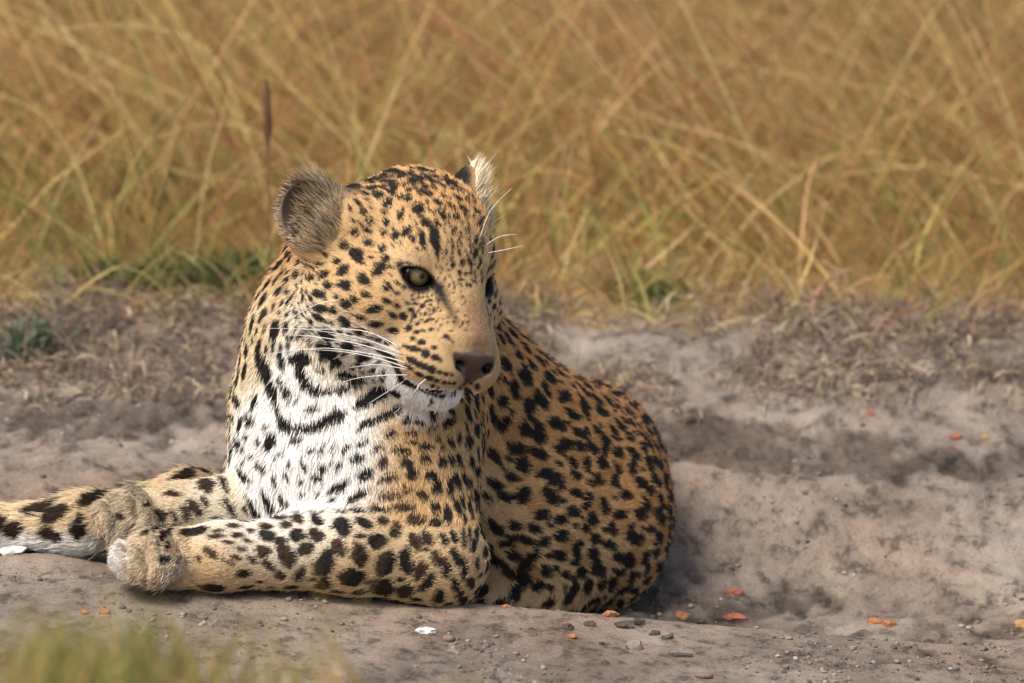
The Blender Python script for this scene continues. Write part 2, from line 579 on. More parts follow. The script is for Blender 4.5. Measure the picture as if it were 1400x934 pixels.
# brow, crown, cheek
spots_from(360, 210, 3.889, [
 (490,172,34,16,5),(520,118,45,14,-15),(575,142,38,13,-5),(617,92,32,15,0),(590,186,45,11,-3),(665,152,40,10,5),(700,96,30,18,15),(735,110,30,14,20),
 (800,120,30,12,25),(835,135,32,14,25),(475,100,40,12,-20),(430,152,12,9,0),(548,218,20,12,0),(567,254,12,12,0),(618,226,24,20,0),(692,212,20,18,0),
 (668,272,24,20,-30),(732,240,18,14,0),(772,246,20,22,0),(776,205,18,14,0),(795,145,18,16,0),(690,178,32,12,0),(850,215,20,14,20),(895,222,24,14,30),
 (865,180,20,12,20),(900,150,28,10,30),(545,325,20,16,-30,.4),(575,368,18,16,-30),(650,326,18,15,0),(660,376,18,17,0),(733,338,30,17,110),(825,305,30,26,0),
 (868,374,28,22,40),(785,352,8,8,0),(815,372,7,7,0),(825,398,9,8,0),(768,422,32,22,-45),(705,448,26,20,100),(648,432,18,18,0),(800,467,20,17,60),
 (850,462,38,15,80),(918,470,66,22,78),(930,380,17,13,60),(733,490,10,7,0),(830,518,10,6,0),(870,520,8,5,0),(640,510,20,18,20),(560,478,26,17,15),
 (555,420,22,14,10),(490,425,20,16,0,.4),(432,492,24,20,-10),(508,548,44,28,35),(398,575,24,16,-15),(432,625,34,22,-30),(585,562,12,9,0),(660,563,18,18,40),
 (620,622,45,25,-50),(545,670,42,22,45),(330,648,27,16,-35),(350,707,24,20,-10),(435,697,33,16,-10),(458,722,18,14,0),(300,752,34,18,5),(253,675,22,16,-40),
 (290,592,14,9,-60),(320,590,12,8,-45),(243,605,12,8,90),(195,563,20,15,-40),(140,520,22,12,-60),(138,605,18,8,90),(183,637,22,12,95),(110,610,32,8,100),
 (88,722,26,15,-60),(138,725,26,9,80),(62,800,20,8,90),(215,785,22,9,90),(175,828,16,7,100),(138,460,16,12,-30),(100,830,10,8,0),(310,832,38,22,5),
 (305,885,32,18,30),(388,842,22,18,60),(448,812,26,20,20),(495,785,22,18,20),(450,898,36,20,35),(555,755,26,13,10),(598,832,36,18,-10),(530,880,18,13,10),
 (605,912,30,14,-5),(660,785,28,13,25),(665,720,22,16,0),(665,695,12,12,0),(712,745,14,8,0),(712,812,16,12,30),(690,862,20,12,35),(745,866,22,18,20),
 (768,795,12,8,0),(805,862,16,14,60),(785,832,16,12,30),(845,812,14,10,-40),(820,905,14,10,-30),(870,890,18,9,-30),(860,850,10,10,-40),(908,832,14,8,-60),
 (680,650,8,6,0),(685,610,9,9,0),(718,695,10,8,20),(752,712,10,8,20),(782,722,9,8,0),(805,735,8,7,20),(825,745,8,6,20),
 (1010,592,16,12,110),(1058,580,16,12,90),(1045,635,12,10,90),(1100,580,18,10,70),(1052,672,14,9,0),(1035,690,6,6,0),(1010,500,18,8,80),(985,470,10,7,80),
 (1040,525,22,9,70),(1130,470,20,10,110),(1130,530,26,12,110),(1090,420,14,10,0),(1030,350,20,14,10),(1090,460,14,9,30),(1015,405,9,7,0),(990,350,14,8,60),
 (1005,295,28,12,30),(1040,250,30,12,30),(960,340,28,14,60),(930,270,22,14,50),(965,235,16,10,40),(1150,590,22,7,110),(1080,640,14,8,0),(1100,700,10,7,40),
 (880,270,14,10,40),(915,320,12,9,40),(935,320,12,10,90),(1070,310,20,12,40),(1060,385,8,6,0),(975,395,8,6,0),(995,165,20,16,90),(940,160,18,8,30)], grow=1.22)
# muzzle, lower cheek
spots_from(360, 400, 3.889, [
 (690,202,22,14,0),(775,190,15,12,-20),(815,212,14,8,0),(848,204,12,7,0),(890,197,14,8,-10),(530,210,22,14,0),(470,285,26,15,5),(360,232,36,22,20),
 (355,305,52,26,20),(395,345,22,20,0),(200,335,46,28,-10),(540,345,24,14,10),(610,255,14,10,0),(660,268,14,10,0),(265,210,20,10,10),(205,215,18,9,0),(150,215,18,9,0),
 (770,290,20,9,15),(810,300,26,12,15),(862,325,20,18,20),(912,345,15,14,20),(938,358,10,9,20),
 (790,360,28,12,30),(850,390,26,14,20),(898,412,18,16,25),(942,425,14,10,0),(972,432,12,9,0),(1000,438,8,6,0),
 (770,400,20,10,25),(830,438,18,9,20),(880,455,20,10,10),(922,468,14,8,0),(960,480,12,8,0),(990,482,10,7,0),(1015,484,7,6,0),(900,498,9,8,0),(930,510,6,6,0),
 (845,265,18,13,0),(908,293,14,8,0),(795,243,10,8,0),(975,235,14,9,30),(990,245,8,6,40),(1010,265,7,5,40),(905,560,11,10,0),(885,585,6,5,0),(590,405,10,8,0),
 (125,500,22,20,40),(145,555,14,8,-40),(185,540,16,8,-40),(265,590,28,14,-10),(95,450,18,14,60),(100,340,30,12,80),(310,390,20,12,10,.5),(195,745,22,14,-20),
 (1140,505,12,11,0),(1105,480,9,7,0)], grow=1.42)
stroke(360, 400, 3.889, [(615,310,12),(670,345,26),(712,395,30),(735,455,28),(795,488,22),(850,508,10)])
stroke(360, 400, 3.889, [(850,512,8),(900,530,8),(960,538,8),(1020,530,8),(1050,510,7)])
stroke(360, 400, 3.889, [(470,590,12),(540,560,24),(620,528,28),(715,520,24)])
stroke(360, 400, 3.889, [(490,708,10),(560,670,17),(640,640,20),(725,610,16)])
stroke(360, 400, 3.889, [(85,610,10),(108,670,24),(180,692,20),(250,690,18),(330,660,28),(400,630,28),(430,610,12)])
stroke(360, 400, 3.889, [(-5,235,12),(-25,300,26),(-5,360,36),(25,415,40),(52,490,26),(70,560,10),(85,620,10)])
stroke(360, 400, 3.889, [(200,395,24),(225,440,28),(265,492,18),(340,500,12),(400,502,14),(470,480,14),(530,455,12)])
stroke(360, 400, 3.889, [(410,425,20),(465,430,30),(520,445,18)])
stroke(360, 400, 3.889, [(560,578,8),(640,548,14),(720,540,12)])
# chest and shoulder
spots_from(280, 560, 3.333, [
 (92,55,22,10,100),(160,130,34,13,55),(200,95,14,10,45),(215,20,30,14,40),(125,15,24,10,55),(290,52,12,9,0),(100,120,18,8,100),(78,213,16,9,0),(180,210,14,9,0),
 (225,185,16,9,50),(265,235,26,12,55),(255,120,16,10,40),(175,270,45,14,55),(210,300,14,9,0),(90,330,34,12,65),(320,295,24,9,60),(355,172,12,10,60),(325,195,9,5,0),
 (380,215,12,10,0),(370,275,14,8,60),(440,295,10,8,0),(450,220,16,14,60),(455,190,12,8,0),(515,165,26,11,5),(535,235,18,14,0),(515,280,22,13,10),(450,362,12,10,0),
 (520,360,18,10,30),(580,210,12,9,-30),(555,130,8,6,0),(595,150,9,8,0),(640,155,26,11,-45),(615,230,26,9,-50),(595,395,18,9,-20),(290,400,55,16,60),(215,420,50,14,60),
 (360,400,36,14,50,.4),(245,455,24,9,60),(185,460,20,9,60),(120,450,50,14,60),(435,108,18,13,0),(70,-120,22,14,40),(105,-70,24,16,55),(65,-60,18,10,80),(150,-60,30,13,60),
 (110,-30,26,12,60),(70,-10,18,9,90)], tone=.06, grow=1.25)
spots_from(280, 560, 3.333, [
 (712,130,40,10,-25),(785,160,32,16,-15),(810,228,30,22,100,.5),(840,102,36,18,-10),(940,92,32,12,0),(975,45,24,10,10),(920,38,26,10,0),(890,175,42,16,5),(945,135,30,11,5),
 (1010,158,36,15,-5),(690,205,42,18,-10),(725,275,34,24,-25),(620,325,46,22,-35),(705,375,64,22,-35),(830,305,46,20,-15,.5),(840,380,64,14,0,.5),(920,235,36,20,5),
 (945,280,32,22,-5),(1005,215,26,20,10),(1030,290,30,24,0),(1080,225,26,22,60),(1083,162,15,14,0),(1060,120,14,10,0),(1110,45,32,18,-40),(1040,70,30,10,-30),
 (1120,135,26,14,60),(1155,115,24,12,90),(1120,215,30,14,70),(1160,220,34,15,70),(1205,130,34,20,95),(1240,75,30,14,80),(1215,225,24,14,90),(1240,265,24,12,90),
 (1145,310,34,20,60),(1120,345,32,18,80),(1057,345,36,24,95),(1185,310,34,12,75),(1210,320,26,10,80),(920,350,24,16,10,.5),(988,380,34,20,25,.3),(1052,435,26,24,40),
 (1108,475,44,20,75),(1150,430,40,16,70),(1175,410,40,10,85),(1205,430,34,8,85),(1215,470,20,8,90),(1240,380,34,14,85),(910,438,52,24,0,.6),(965,495,40,28,10,.6),
 (1057,508,26,24,60,.2),(800,445,50,15,20,.2),(700,455,36,12,10),(520,460,30,9,10),(430,463,30,8,0),(345,490,40,9,-5,.3),(625,462,30,10,15),
 (428,495,28,22,20,.2),(375,525,28,18,0,.5),(515,500,34,26,30),(630,530,50,40,45),(727,512,45,24,30),(285,530,30,16,5,.3),(210,552,20,13,5,.3),(285,572,36,26,0,.1),
 (425,570,38,28,10),(355,600,28,22,0,.4),(515,570,40,26,40,.3),(460,635,36,30,-10,.1),(615,625,45,34,60,.6),(712,665,58,40,80,.4),(790,600,46,34,10),(815,505,26,18,30,.2),
 (870,560,30,20,30),(880,525,26,18,40,.5),(552,705,66,42,-60,.1),(380,670,60,36,60,.6),(440,755,40,22,-60,.5),(680,770,56,40,-10),(545,800,34,30,0),(825,705,62,40,-70),
 (922,690,64,30,80),(820,815,54,40,0,.2),(985,740,50,28,-60,.6),(1020,790,46,26,-50,.1),(965,600,46,26,60,.4),(1020,585,40,24,50,.2),(1010,635,16,12,0,.2),
 (1070,680,44,28,50,.6),(1105,735,38,20,90),(1095,590,34,16,60),(1138,580,34,18,70),(1150,670,46,18,70),(1190,720,54,14,88),(1185,570,48,10,85),(1210,560,40,8,85),
 (1240,560,40,10,85),(1230,620,40,12,85),(1245,700,34,10,90),(1220,790,30,20,90,.3),(1150,800,40,15,80),(1080,850,36,26,-60),(1185,860,36,22,60,.3),(920,835,40,30,-20,.4),
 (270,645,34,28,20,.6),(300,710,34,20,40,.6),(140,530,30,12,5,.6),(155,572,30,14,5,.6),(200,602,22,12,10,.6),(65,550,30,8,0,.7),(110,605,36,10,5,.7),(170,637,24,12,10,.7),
 (150,675,26,12,30,.7),(220,685,22,14,40,.7),(90,685,12,8,60,.7),(130,700,14,9,60,.7),(30,650,40,22,40,.7),(60,575,40,12,0,.7),(350,755,24,18,40,.7)], grow=1.06)  # some leg marks browned to paint in the haze of blurred foreground grass
# far forearm, paws, tail
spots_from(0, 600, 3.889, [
 (240,360,110,26,-22,.25),(325,390,85,48,-20,.3),(20,430,50,34,-10,.35),(110,480,62,44,15,.3),(300,510,70,38,25,.35),(455,475,75,40,95,.2),(540,300,90,28,-20,.3),
 (1000,190,75,32,-25,.3),(1100,240,50,40,20,.3),(930,290,50,18,5,.4),(1040,365,60,28,50,.4),(995,390,45,20,60,.5),(940,410,40,16,60,.5),(860,400,40,30,40,.6),
 (1090,330,36,18,50,.3),(1160,430,24,24,0,.4),(790,345,20,14,30,.3),(805,493,22,11,-5,.1),(855,480,24,9,0,.1),(900,510,34,22,-20,.1),(912,570,24,12,70,.1),
 (877,637,22,16,50),(915,632,14,10,90,.2),(1060,640,30,14,70,.6),(1195,645,14,12,60,.6),(645,395,34,16,20,.3)])  # last entry paints the shadow between the far toes, not a coat mark

rt = random.Random(5)
def ticks(n, poly, a, b, ang, gap, tone=0.0):
    k = 0
    for _ in range(n * 12):
        if k >= n: break
        u, v = rt.uniform(poly[0], poly[2]), rt.uniform(poly[1], poly[3])
        h = cast(u, v)
        if h is None or h[1][2] > -.25: continue
        if min(np.linalg.norm(s_[0] - h[0]) - (s_[2] + s_[3]) / 2 for s_ in SPOTS) < gap: continue
        spot(u, v, rt.uniform(*a), rt.uniform(*b), rt.uniform(*ang), tone); k += 1
ticks(46, (580, 262, 662, 345), (2.6, 4.2), (1.5, 2.2), (50, 80), 2.2)
ticks(40, (596, 330, 660, 395), (2.2, 3.4), (1.4, 1.9), (40, 110), 2.6)
ticks(40, (520, 232, 640, 262), (4, 7), (2, 3), (0, 30), 2.6)
ticks(30, (590, 395, 640, 455), (1.6, 2.4), (1.2, 1.6), (-60, -20), 4, .4)
ticks(26, (560, 395, 600, 440), (2.2, 3.4), (1.6, 2.2), (-40, 20), 3.0)

# the rest of the coat: broken rosettes on flank and rump, solid marks elsewhere
def flow_dir(p):
    """direction the hair lies, in plan space"""
    acc = np.zeros_like(p)
    for lst, sc_ in ((TORSO, 26), (SHOULDER, 16), (NEAR_PAW, 8), (FAR_LEG, 10), (TAIL, 10), (HIND, 16)):
        for a, b, ra, rb, k in lst:
            w = np.exp(-np.clip(cone(p, a, b, ra, rb), 0, 200) / sc_)
            dv = (b - a) / np.linalg.norm(b - a)
            if lst is TORSO and a[2] < 60: dv = np.array([0.02, 0.95, 0.25]) if a[1] > 500 else np.array([-0.1, 0.8, 0.6])
            acc += w[:, None] * dv
    h = to_head(p)
    r = h - np.array([0, 60, -76.0]); r /= np.maximum(np.linalg.norm(r, axis=1, keepdims=True), 1)
    jaw = sstep(-h[:, 2], 112, 150)[:, None]
    r = r * (1 - jaw) + np.array([0, -0.2, -0.9]) * jaw
    hw = np.exp(-np.clip(head_sdf(p), 0, 200) / 10)[:, None]
    acc = acc * np.clip(1 - hw, 0, 1) + (r @ HEAD_R.T) * hw * 2
    return acc / np.maximum(np.linalg.norm(acc, axis=1, keepdims=True), 1e-6)

def auto_spots():
    tri_c = BV[BF].mean(1)
    n = BN[BF].mean(1)
    placed = [(s[0], (s[2] + s[3]) / 2 * 1.1) for s in SPOTS]
    for q, tone in STROKES:
        for (a, wa), (b, wb) in zip(q[:-1], q[1:]):
            for t in (0, .33, .66): placed.append((a + (b - a) * t, wa * 1.2))
    pc = np.empty((6000, 3)); pr = np.empty(6000); k = len(placed)
    pc[:k] = [p for p, r in placed]; pr[:k] = [r for p, r in placed]
    for stage, ncand in (('rosette', 9000), ('solid', 16000), ('small', 22000)):
        order = rng.permutation(len(tri_c))[:ncand]
        C = tri_c[order]; FL = flow_dir(C); H = to_head(C)
        inh = head_sdf(C) < 12
        rump = sstep(C[:, 0], 665, 725) * sstep(C[:, 1], 470, 560) * sstep(C[:, 2], 10, 80)
        for c, nn, f, h, ih, rp in zip(C, n[order], FL, H, inh, rump):
            tail_leg = c[0] < 330 and c[1] > 600
            if c[0] < 262 and c[2] < 30: continue
            if stage == 'rosette':
                if ih or rp < .6: continue
                R_, gap = random.uniform(19, 26), 4.0
            elif stage == 'solid':
                R_, gap = (random.uniform(9.5, 12.5), 3.0) if not ih else (5.2, 3.6)
                if tail_leg: R_, gap = 15, 8
            else:
                if tail_leg: continue
                R_, gap = (random.uniform(5.0, 7.0), 3.0) if not ih else (3.2, 3.0)
            if ih:
                if h[1] > (-4 if h[0] < 40 else 34) or abs(h[0]) < 30 and h[1] > -40: continue
                if np.linalg.norm(np.array([abs(h[0]), h[1], h[2]]) - EYE_C) < 42: continue
                if any(np.linalg.norm(np.array([abs(h[0]), h[1], h[2]]) - EARS[sg][0]) < 62 for sg in (-1, 1) if h[0] * sg > 0): continue
            white = np.linalg.norm(c - M(390, 620, -100)) < 150
            if white and stage != 'solid': continue
            d2 = np.sqrt(((pc[:k] - c) ** 2).sum(1)) - pr[:k]
            if d2.min() < R_ * .92 + gap: continue
            pc[k] = c; pr[k] = R_ * .95; k += 1
            t1 = f - nn * (f @ nn); t1 /= max(np.linalg.norm(t1), 1e-6)
            t2 = np.cross(nn, t1)
            if stage == 'rosette':
                m = random.choice((3, 3, 4)); a0 = random.uniform(0, 6.3)
                AUTO.append((c, nn, t1, t2, R_ * .8, R_ * .7, -1.0))
                for j in range(m):
                    an = a0 + 6.283 * j / m + random.uniform(-.2, .2)
                    cc = c + (t1 * math.cos(an) * 1.12 + t2 * math.sin(an) * .84) * R_ * .86
                    ta = -t1 * math.sin(an) * 1.12 + t2 * math.cos(an) * .8; ta /= np.linalg.norm(ta)
                    AUTO.append((cc, nn, ta, np.cross(nn, ta), R_ * random.uniform(.54, .78), R_ * random.uniform(.36, .46), 0.0))
            else:
                AUTO.append((c, nn, t1, t2, R_ * random.uniform(1.05, 1.35), R_ * random.uniform(.66, .86), 0.0 if random.random() < .85 else .2))
AUTO = []
auto_spots()

def lin(r, g, b):
    return np.array([((x / 255 + .055) / 1.055) ** 2.4 for x in (r, g, b)])
TAN = np.array([.56, .375, .182]); ORANGE = np.array([.47, .242, .080]); CREAM = np.array([.68, .55, .36])
WHITE = np.array([.90, .88, .84]); BLACK = np.array([.012, .0095, .008]); BROWN = np.array([.085, .045, .024]); GREY = np.array([.46, .375, .265])

def blob(p, u, v, d, r0, r1):
    return 1 - sstep(np.sqrt(((p - M(u, v, d)) ** 2).sum(1)), r0, r1)
def coat(p, n):
    """colour of the coat at points p with outward normals n; also how black it is"""
    N = len(p)
    h = to_head(p); ha = h.copy(); ha[:, 0] = np.abs(ha[:, 0])
    w_head = 1 - sstep(head_sdf(p), 4, 40)
    nz = noise_np(p, 1 / 60, 11, 3)
    c = np.tile(TAN, (N, 1))
    def mixc(w, colr):
        nonlocal c
        w = np.clip(w, 0, 1)[:, None]
        c = c * (1 - w) + np.asarray(colr) * w
    back = sstep(p[:, 0] * .62 - p[:, 1] * .8 + p[:, 2] * .15, -190, 120)
    mixc(back * .85 + nz * .15, ORANGE)
    mixc(sstep(p[:, 1], 690, 800) * sstep(p[:, 0], 640, 700) * .3, CREAM * .75)
    # neck and chest pale
    mixc(blob(p, 345, 520, -60, 60, 190) * .9 * (1 - w_head * .5), CREAM)
    mixc(blob(p, 372, 640, -110, 95, 185), WHITE)
    mixc(blob(p, 440, 570, -110, 40, 110) * .9, WHITE)
    mixc(blob(p, 430, 500, -110, 30, 95) * .95, WHITE)
    mixc(blob(p, 330, 480, -40, 20, 70) * .6, CREAM)
    # lower leg, paws
    leg = chain(p, SHOULDER[1:]); mixc((1 - sstep(leg, 0, 12)) * .45, CREAM * np.array([.92, .9, .85]))
    mixc((1 - sstep(chain(p, NEAR_PAW), 0, 8)) * .9, GREY * (1.15 + .3 * noise_np(p, 1 / 5, 29, 2))[:, None])
    mixc((1 - sstep(chain(p, NEAR_PAW[1:]), 0, 6)) * sstep(-p[:, 0], -200, -165) * .8, WHITE * .8)
    mixc((1 - sstep(chain(p, FAR_LEG), 0, 10)) * .8, CREAM * .85)
    mixc((1 - sstep(chain(p, FAR_LEG[2:]), 0, 10)) * .95, GREY * (.95 + .3 * noise_np(p, 1 / 5, 30, 2))[:, None])
    tl = 1 - sstep(chain(p, TAIL), 0, 8)
    mixc(tl * .95, CREAM * 1.02)
    mixc(tl * sstep(p[:, 1], 716, 745), WHITE * .95)
    # head
    mixc(w_head * .9, TAN * np.array([1.05, 1.06, 1.1]))
    top = sstep(ha[:, 2], 60, 110) * w_head; mixc(top * .5, ORANGE * 1.1)
    e = ha - EYE_C
    mixc(w_head * np.exp(-((e - np.array([2, 0, 24])) / np.array([26, 30, 11])) ** 2 @ np.ones(3)) * .9, CREAM * 1.15)
    mixc(w_head * np.exp(-((e - np.array([-22, 14, 4])) / np.array([9, 20, 30])) ** 2 @ np.ones(3)) * .75, CREAM * 1.12)
    mixc(w_head * np.exp(-((e - np.array([2, 0, -27])) / np.array([26, 30, 9])) ** 2 @ np.ones(3)) * .85, CREAM * 1.05)
    cheek = sstep(-ha[:, 2], 60, 120) * sstep(-ha[:, 1], -40, 10) * w_head; mixc(cheek * .85, WHITE * .97)
    mixc(w_head * sstep(-ha[:, 2], 20, 70) * sstep(-ha[:, 1], 10, 60) * .45, CREAM)
    bridge = np.exp(-(ha[:, 0] / 29) ** 2) * sstep(ha[:, 1], 14, 40) * sstep(-ha[:, 2], -5, 20) * w_head
    mixc(bridge * .88, np.array([.34, .205, .10]))
    muz = w_head * (1 - sstep(np.linalg.norm(ha - np.array([0, 40, -50]), axis=1), 40, 95))
    grz = noise_np(p, 1 / 2.6, 33, 2)
    c = c * (1 + (muz * .55 * grz)[:, None])
    mixc(w_head * sstep(-ha[:, 2], 128, 140) * sstep(ha[:, 1], -30, 0) * sstep(-ha[:, 2], 120, 136), WHITE)
    mixc(w_head * np.exp(-((ha - np.array([24, 76, -124])) / np.array([22, 22, 9])) ** 2 @ np.ones(3)) * .6, CREAM)
    # ears
    for sg, (ec, em) in EARS.items():
        m = h[:, 0] * sg > 0
        q = (ha - ec) @ em
        r = np.sqrt((q[:, 0] / 46) ** 2 + (q[:, 2] / 52) ** 2)
        onear = m & (np.sqrt((q ** 2).sum(1)) < 70) & (head_sdf(p) < 6)
        inside = onear & (q[:, 1] > -14 + 16 * r) & (r < .98)
        backside = onear & ~inside
        wi = inside.astype(float)
        mixc(wi, np.array([.10, .068, .05]))
        mixc(wi * sstep(r, .7, .98) * .5, np.array([.30, .235, .17]))
        mixc(backside * sstep(-q[:, 1], 2, 10) * sstep(r, .2, .5) * 1.0, BLACK * 1.6)
        mixc((backside & (r > .8)).astype(float) * sstep(q[:, 2], -8, 22) * (.9 if sg < 0 else .3), np.array([.09, .075, .062]))
    # marks
    dark = np.zeros(N); tone = np.zeros(N); inner = np.zeros(N)
    wn = noise_np(p, 1 / 9, 21, 2); wn2 = noise_np(p, 1 / 3.5, 23, 1)
    CS = 40.0
    cid = np.floor(p / CS).astype(np.int64) + 100
    key = (cid[:, 0] * 1000 + cid[:, 1]) * 1000 + cid[:, 2]
    order = np.argsort(key); skey = key[order]
    uk, st = np.unique(skey, return_index=True); en = np.append(st[1:], len(skey))
    cells = {int(k): order[a:b] for k, a, b in zip(uk, st, en)}
    def near(c0, R_):
        lo_ = np.floor((c0 - R_) / CS).astype(int) + 100; hi_ = np.floor((c0 + R_) / CS).astype(int) + 100
        got = [cells[k] for x in range(lo_[0], hi_[0] + 1) for y in range(lo_[1], hi_[1] + 1) for z in range(lo_[2], hi_[2] + 1)
               for k in ((x * 1000 + y) * 1000 + z,) if k in cells]
        if not got: return np.zeros(0, int)
        idx = np.concatenate(got)
        q = p[idx] - c0
        return idx[np.einsum('ij,ij->i', q, q) < R_ * R_]
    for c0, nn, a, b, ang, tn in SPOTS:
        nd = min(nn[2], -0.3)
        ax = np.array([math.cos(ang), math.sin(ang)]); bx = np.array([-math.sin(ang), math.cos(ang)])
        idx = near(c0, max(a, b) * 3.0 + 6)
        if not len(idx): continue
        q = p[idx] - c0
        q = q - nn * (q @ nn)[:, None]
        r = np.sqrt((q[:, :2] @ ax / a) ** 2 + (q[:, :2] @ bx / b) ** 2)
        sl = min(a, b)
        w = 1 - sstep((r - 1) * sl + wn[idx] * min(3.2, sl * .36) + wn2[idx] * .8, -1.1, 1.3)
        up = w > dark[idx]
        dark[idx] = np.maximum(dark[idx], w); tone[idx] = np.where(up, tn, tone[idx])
    for c0, nn, t1, t2, a, b, tn in AUTO:
        idx = near(c0, max(a, b) * 1.5 + 5)
        if not len(idx): continue
        q = p[idx] - c0
        r = np.sqrt((q @ t1 / a) ** 2 + (q @ t2 / b) ** 2)
        sl = min(a, b)
        w = 1 - sstep((r - 1) * sl + wn[idx] * min(3.6, sl * .42) + wn2[idx] * .8, -1.2, 1.4)
        if tn < 0: inner[idx] = np.maximum(inner[idx], w)
        else:
            up = w > dark[idx]
            dark[idx] = np.maximum(dark[idx], w); tone[idx] = np.where(up, tn, tone[idx])
    for q_, tn in STROKES:
        for (a, wa), (b, wb) in zip(q_[:-1], q_[1:]):
            mid = (a + b) / 2
            idx = near(mid, np.linalg.norm(b - a) / 2 + max(wa, wb) * 1.6 + 5)
            if not len(idx): continue
            ab = b - a; t = np.clip((p[idx] - a) @ ab / max(ab @ ab, 1e-6), 0, 1)
            dd = np.linalg.norm(p[idx] - a - t[:, None] * ab, axis=1) - (wa + (wb - wa) * t)
            w = 1 - sstep(dd + wn[idx] * 2.4 + wn2[idx], -1.3, 1.5)
            dark[idx] = np.maximum(dark[idx], w); tone[idx] = np.where(w > .5, tn, tone[idx])
    mixc(inner * .6, ORANGE * .74)
    # lids, tear line
    al, f = almond(ha)
    rim = (1 - sstep(al, np.where(h[:, 0] < 0, 3.0, 1.5), np.where(h[:, 0] < 0, 6.5, 3.5))) * (f > 6) * (np.linalg.norm(e, axis=1) < 44)
    tear = np.zeros(N)
    for t in np.linspace(0, 1, 9):
        tp = EYE_C + EYE_F * 24 + EYE_S * (-20 - 13 * t) + EYE_U * (-6 - 36 * t)
        tear = np.maximum(tear, (1 - t * .5) * np.exp(-(((ha - tp)[:, [0, 2]] ** 2).sum(1)) / (7.5 - 2.5 * t) ** 2) * (ha[:, 1] > -10))
    corner = EYE_C + EYE_F * 22 + EYE_S * 27 + EYE_U * 9
    tear = np.maximum(tear, np.exp(-(((ha - corner) ** 2).sum(1)) / 6.0 ** 2))
    dark = np.maximum(dark, np.maximum(rim, np.clip(tear * 1.25, 0, 1)))
    tone = np.where((rim > .3) | (tear > .3), 0, tone)
    lip = np.min([cone(ha, p0, p1, 0, 0) for p0, p1 in MOUTH], 0)
    dark = np.maximum(dark, (1 - sstep(lip + wn * 1.5, 4.2, 7)) * w_head)
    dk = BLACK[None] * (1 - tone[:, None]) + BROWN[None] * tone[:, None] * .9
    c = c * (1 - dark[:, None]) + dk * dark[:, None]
    # nose leather
    nose = nose_mask(ha)
    mixc(nose, np.array([.075, .037, .030]))
    mixc(nose * sstep(ha[:, 2], -84, -78), np.array([.15, .125, .105]))
    mixc(np.clip(1.5 * np.exp(-((ha - np.array([27, 86, -97])) / np.array([13, 17, 10])) ** 2 @ np.ones(3)), 0, 1) * nose, np.array([.012, .008, .007]))
    wing = np.exp(-((ha - np.array([38, 70, -87])) / np.array([9, 15, 14])) ** 2 @ np.ones(3)); mixc(np.clip(wing * 1.6, 0, 1) * w_head, BLACK)
    ph = np.exp(-(ha[:, 0] / 3.5) ** 2) * sstep(-ha[:, 2], 114, 119) * sstep(ha[:, 1], 62, 76) * (ha[:, 2] > -134); mixc(ph, BLACK)
    return np.clip(c, 0, 1), dark, rim
def nose_mask(ha):
    z = ha[:, 2]
    half = np.interp(z, [-123, -113, -101, -86, -76], [5, 13, 35, 40, 34])
    top = -77 + 3 * np.cos(ha[:, 0] / 9.0)
    return (1 - sstep(ha[:, 0] - half, -1.5, 1.5)) * sstep(ha[:, 1] + ha[:, 0] * .55, 72, 80) * (1 - sstep(z - top, -2, 1.5)) * sstep(z, -123, -119)

# ------------------------------------------------------------------ leopard objects
leopard = bpy.data.objects.new('leopard', None)
col.objects.link(leopard)
base = plan_to_world(M(560, 825, 60))
leopard.location = base
tag(leopard, 'spotted leopard lying in a soil hollow with its head turned to look aside', 'leopard')
def part(name, me, parent=leopard):
    o = link(name, me, parent)
    return o
def W(p): return plan_to_world(p) - base

skin = Mat('leopard_skin')
at = skin.n('ShaderNodeAttribute', attribute_name='col')
skin.l(at.outputs['Color'], skin.b.inputs['Base Color'])
wet = skin.n('ShaderNodeAttribute', attribute_name='wet')
mr = skin.n('ShaderNodeMapRange'); mr.inputs['To Min'].default_value = .85; mr.inputs['To Max'].default_value = .34
skin.l(wet.outputs['Fac'], mr.inputs[0]); skin.l(mr.outputs[0], skin.b.inputs['Roughness'])
skin.b.inputs['Specular IOR Level'].default_value = .35
tc = skin.n('ShaderNodeTexCoord')
sn = skin.n('ShaderNodeTexVoronoi', i_Scale=900.0); skin.l(tc.outputs['Object'], sn.inputs['Vector'])
sb = skin.n('ShaderNodeBump', i_Strength=.35, i_Distance=.0006); skin.l(sn.outputs['Distance'], sb.inputs['Height'])
skin.l(sb.outputs[0], skin.b.inputs['Normal'])
bc, bdark, brim = coat(BV, BN)
bha = to_head(BV); bha[:, 0] = np.abs(bha[:, 0])
bnose = nose_mask(bha)
me = mesh_np('body', W(BV), BF, skin.m)
vcol(me, bc * np.where(bnose[:, None] > .3, 1, .8))
wa = me.attributes.new('wet', 'FLOAT', 'POINT'); wa.data.foreach_set('value', np.maximum(bnose, brim * .8).astype(np.float32))
part('body', me)

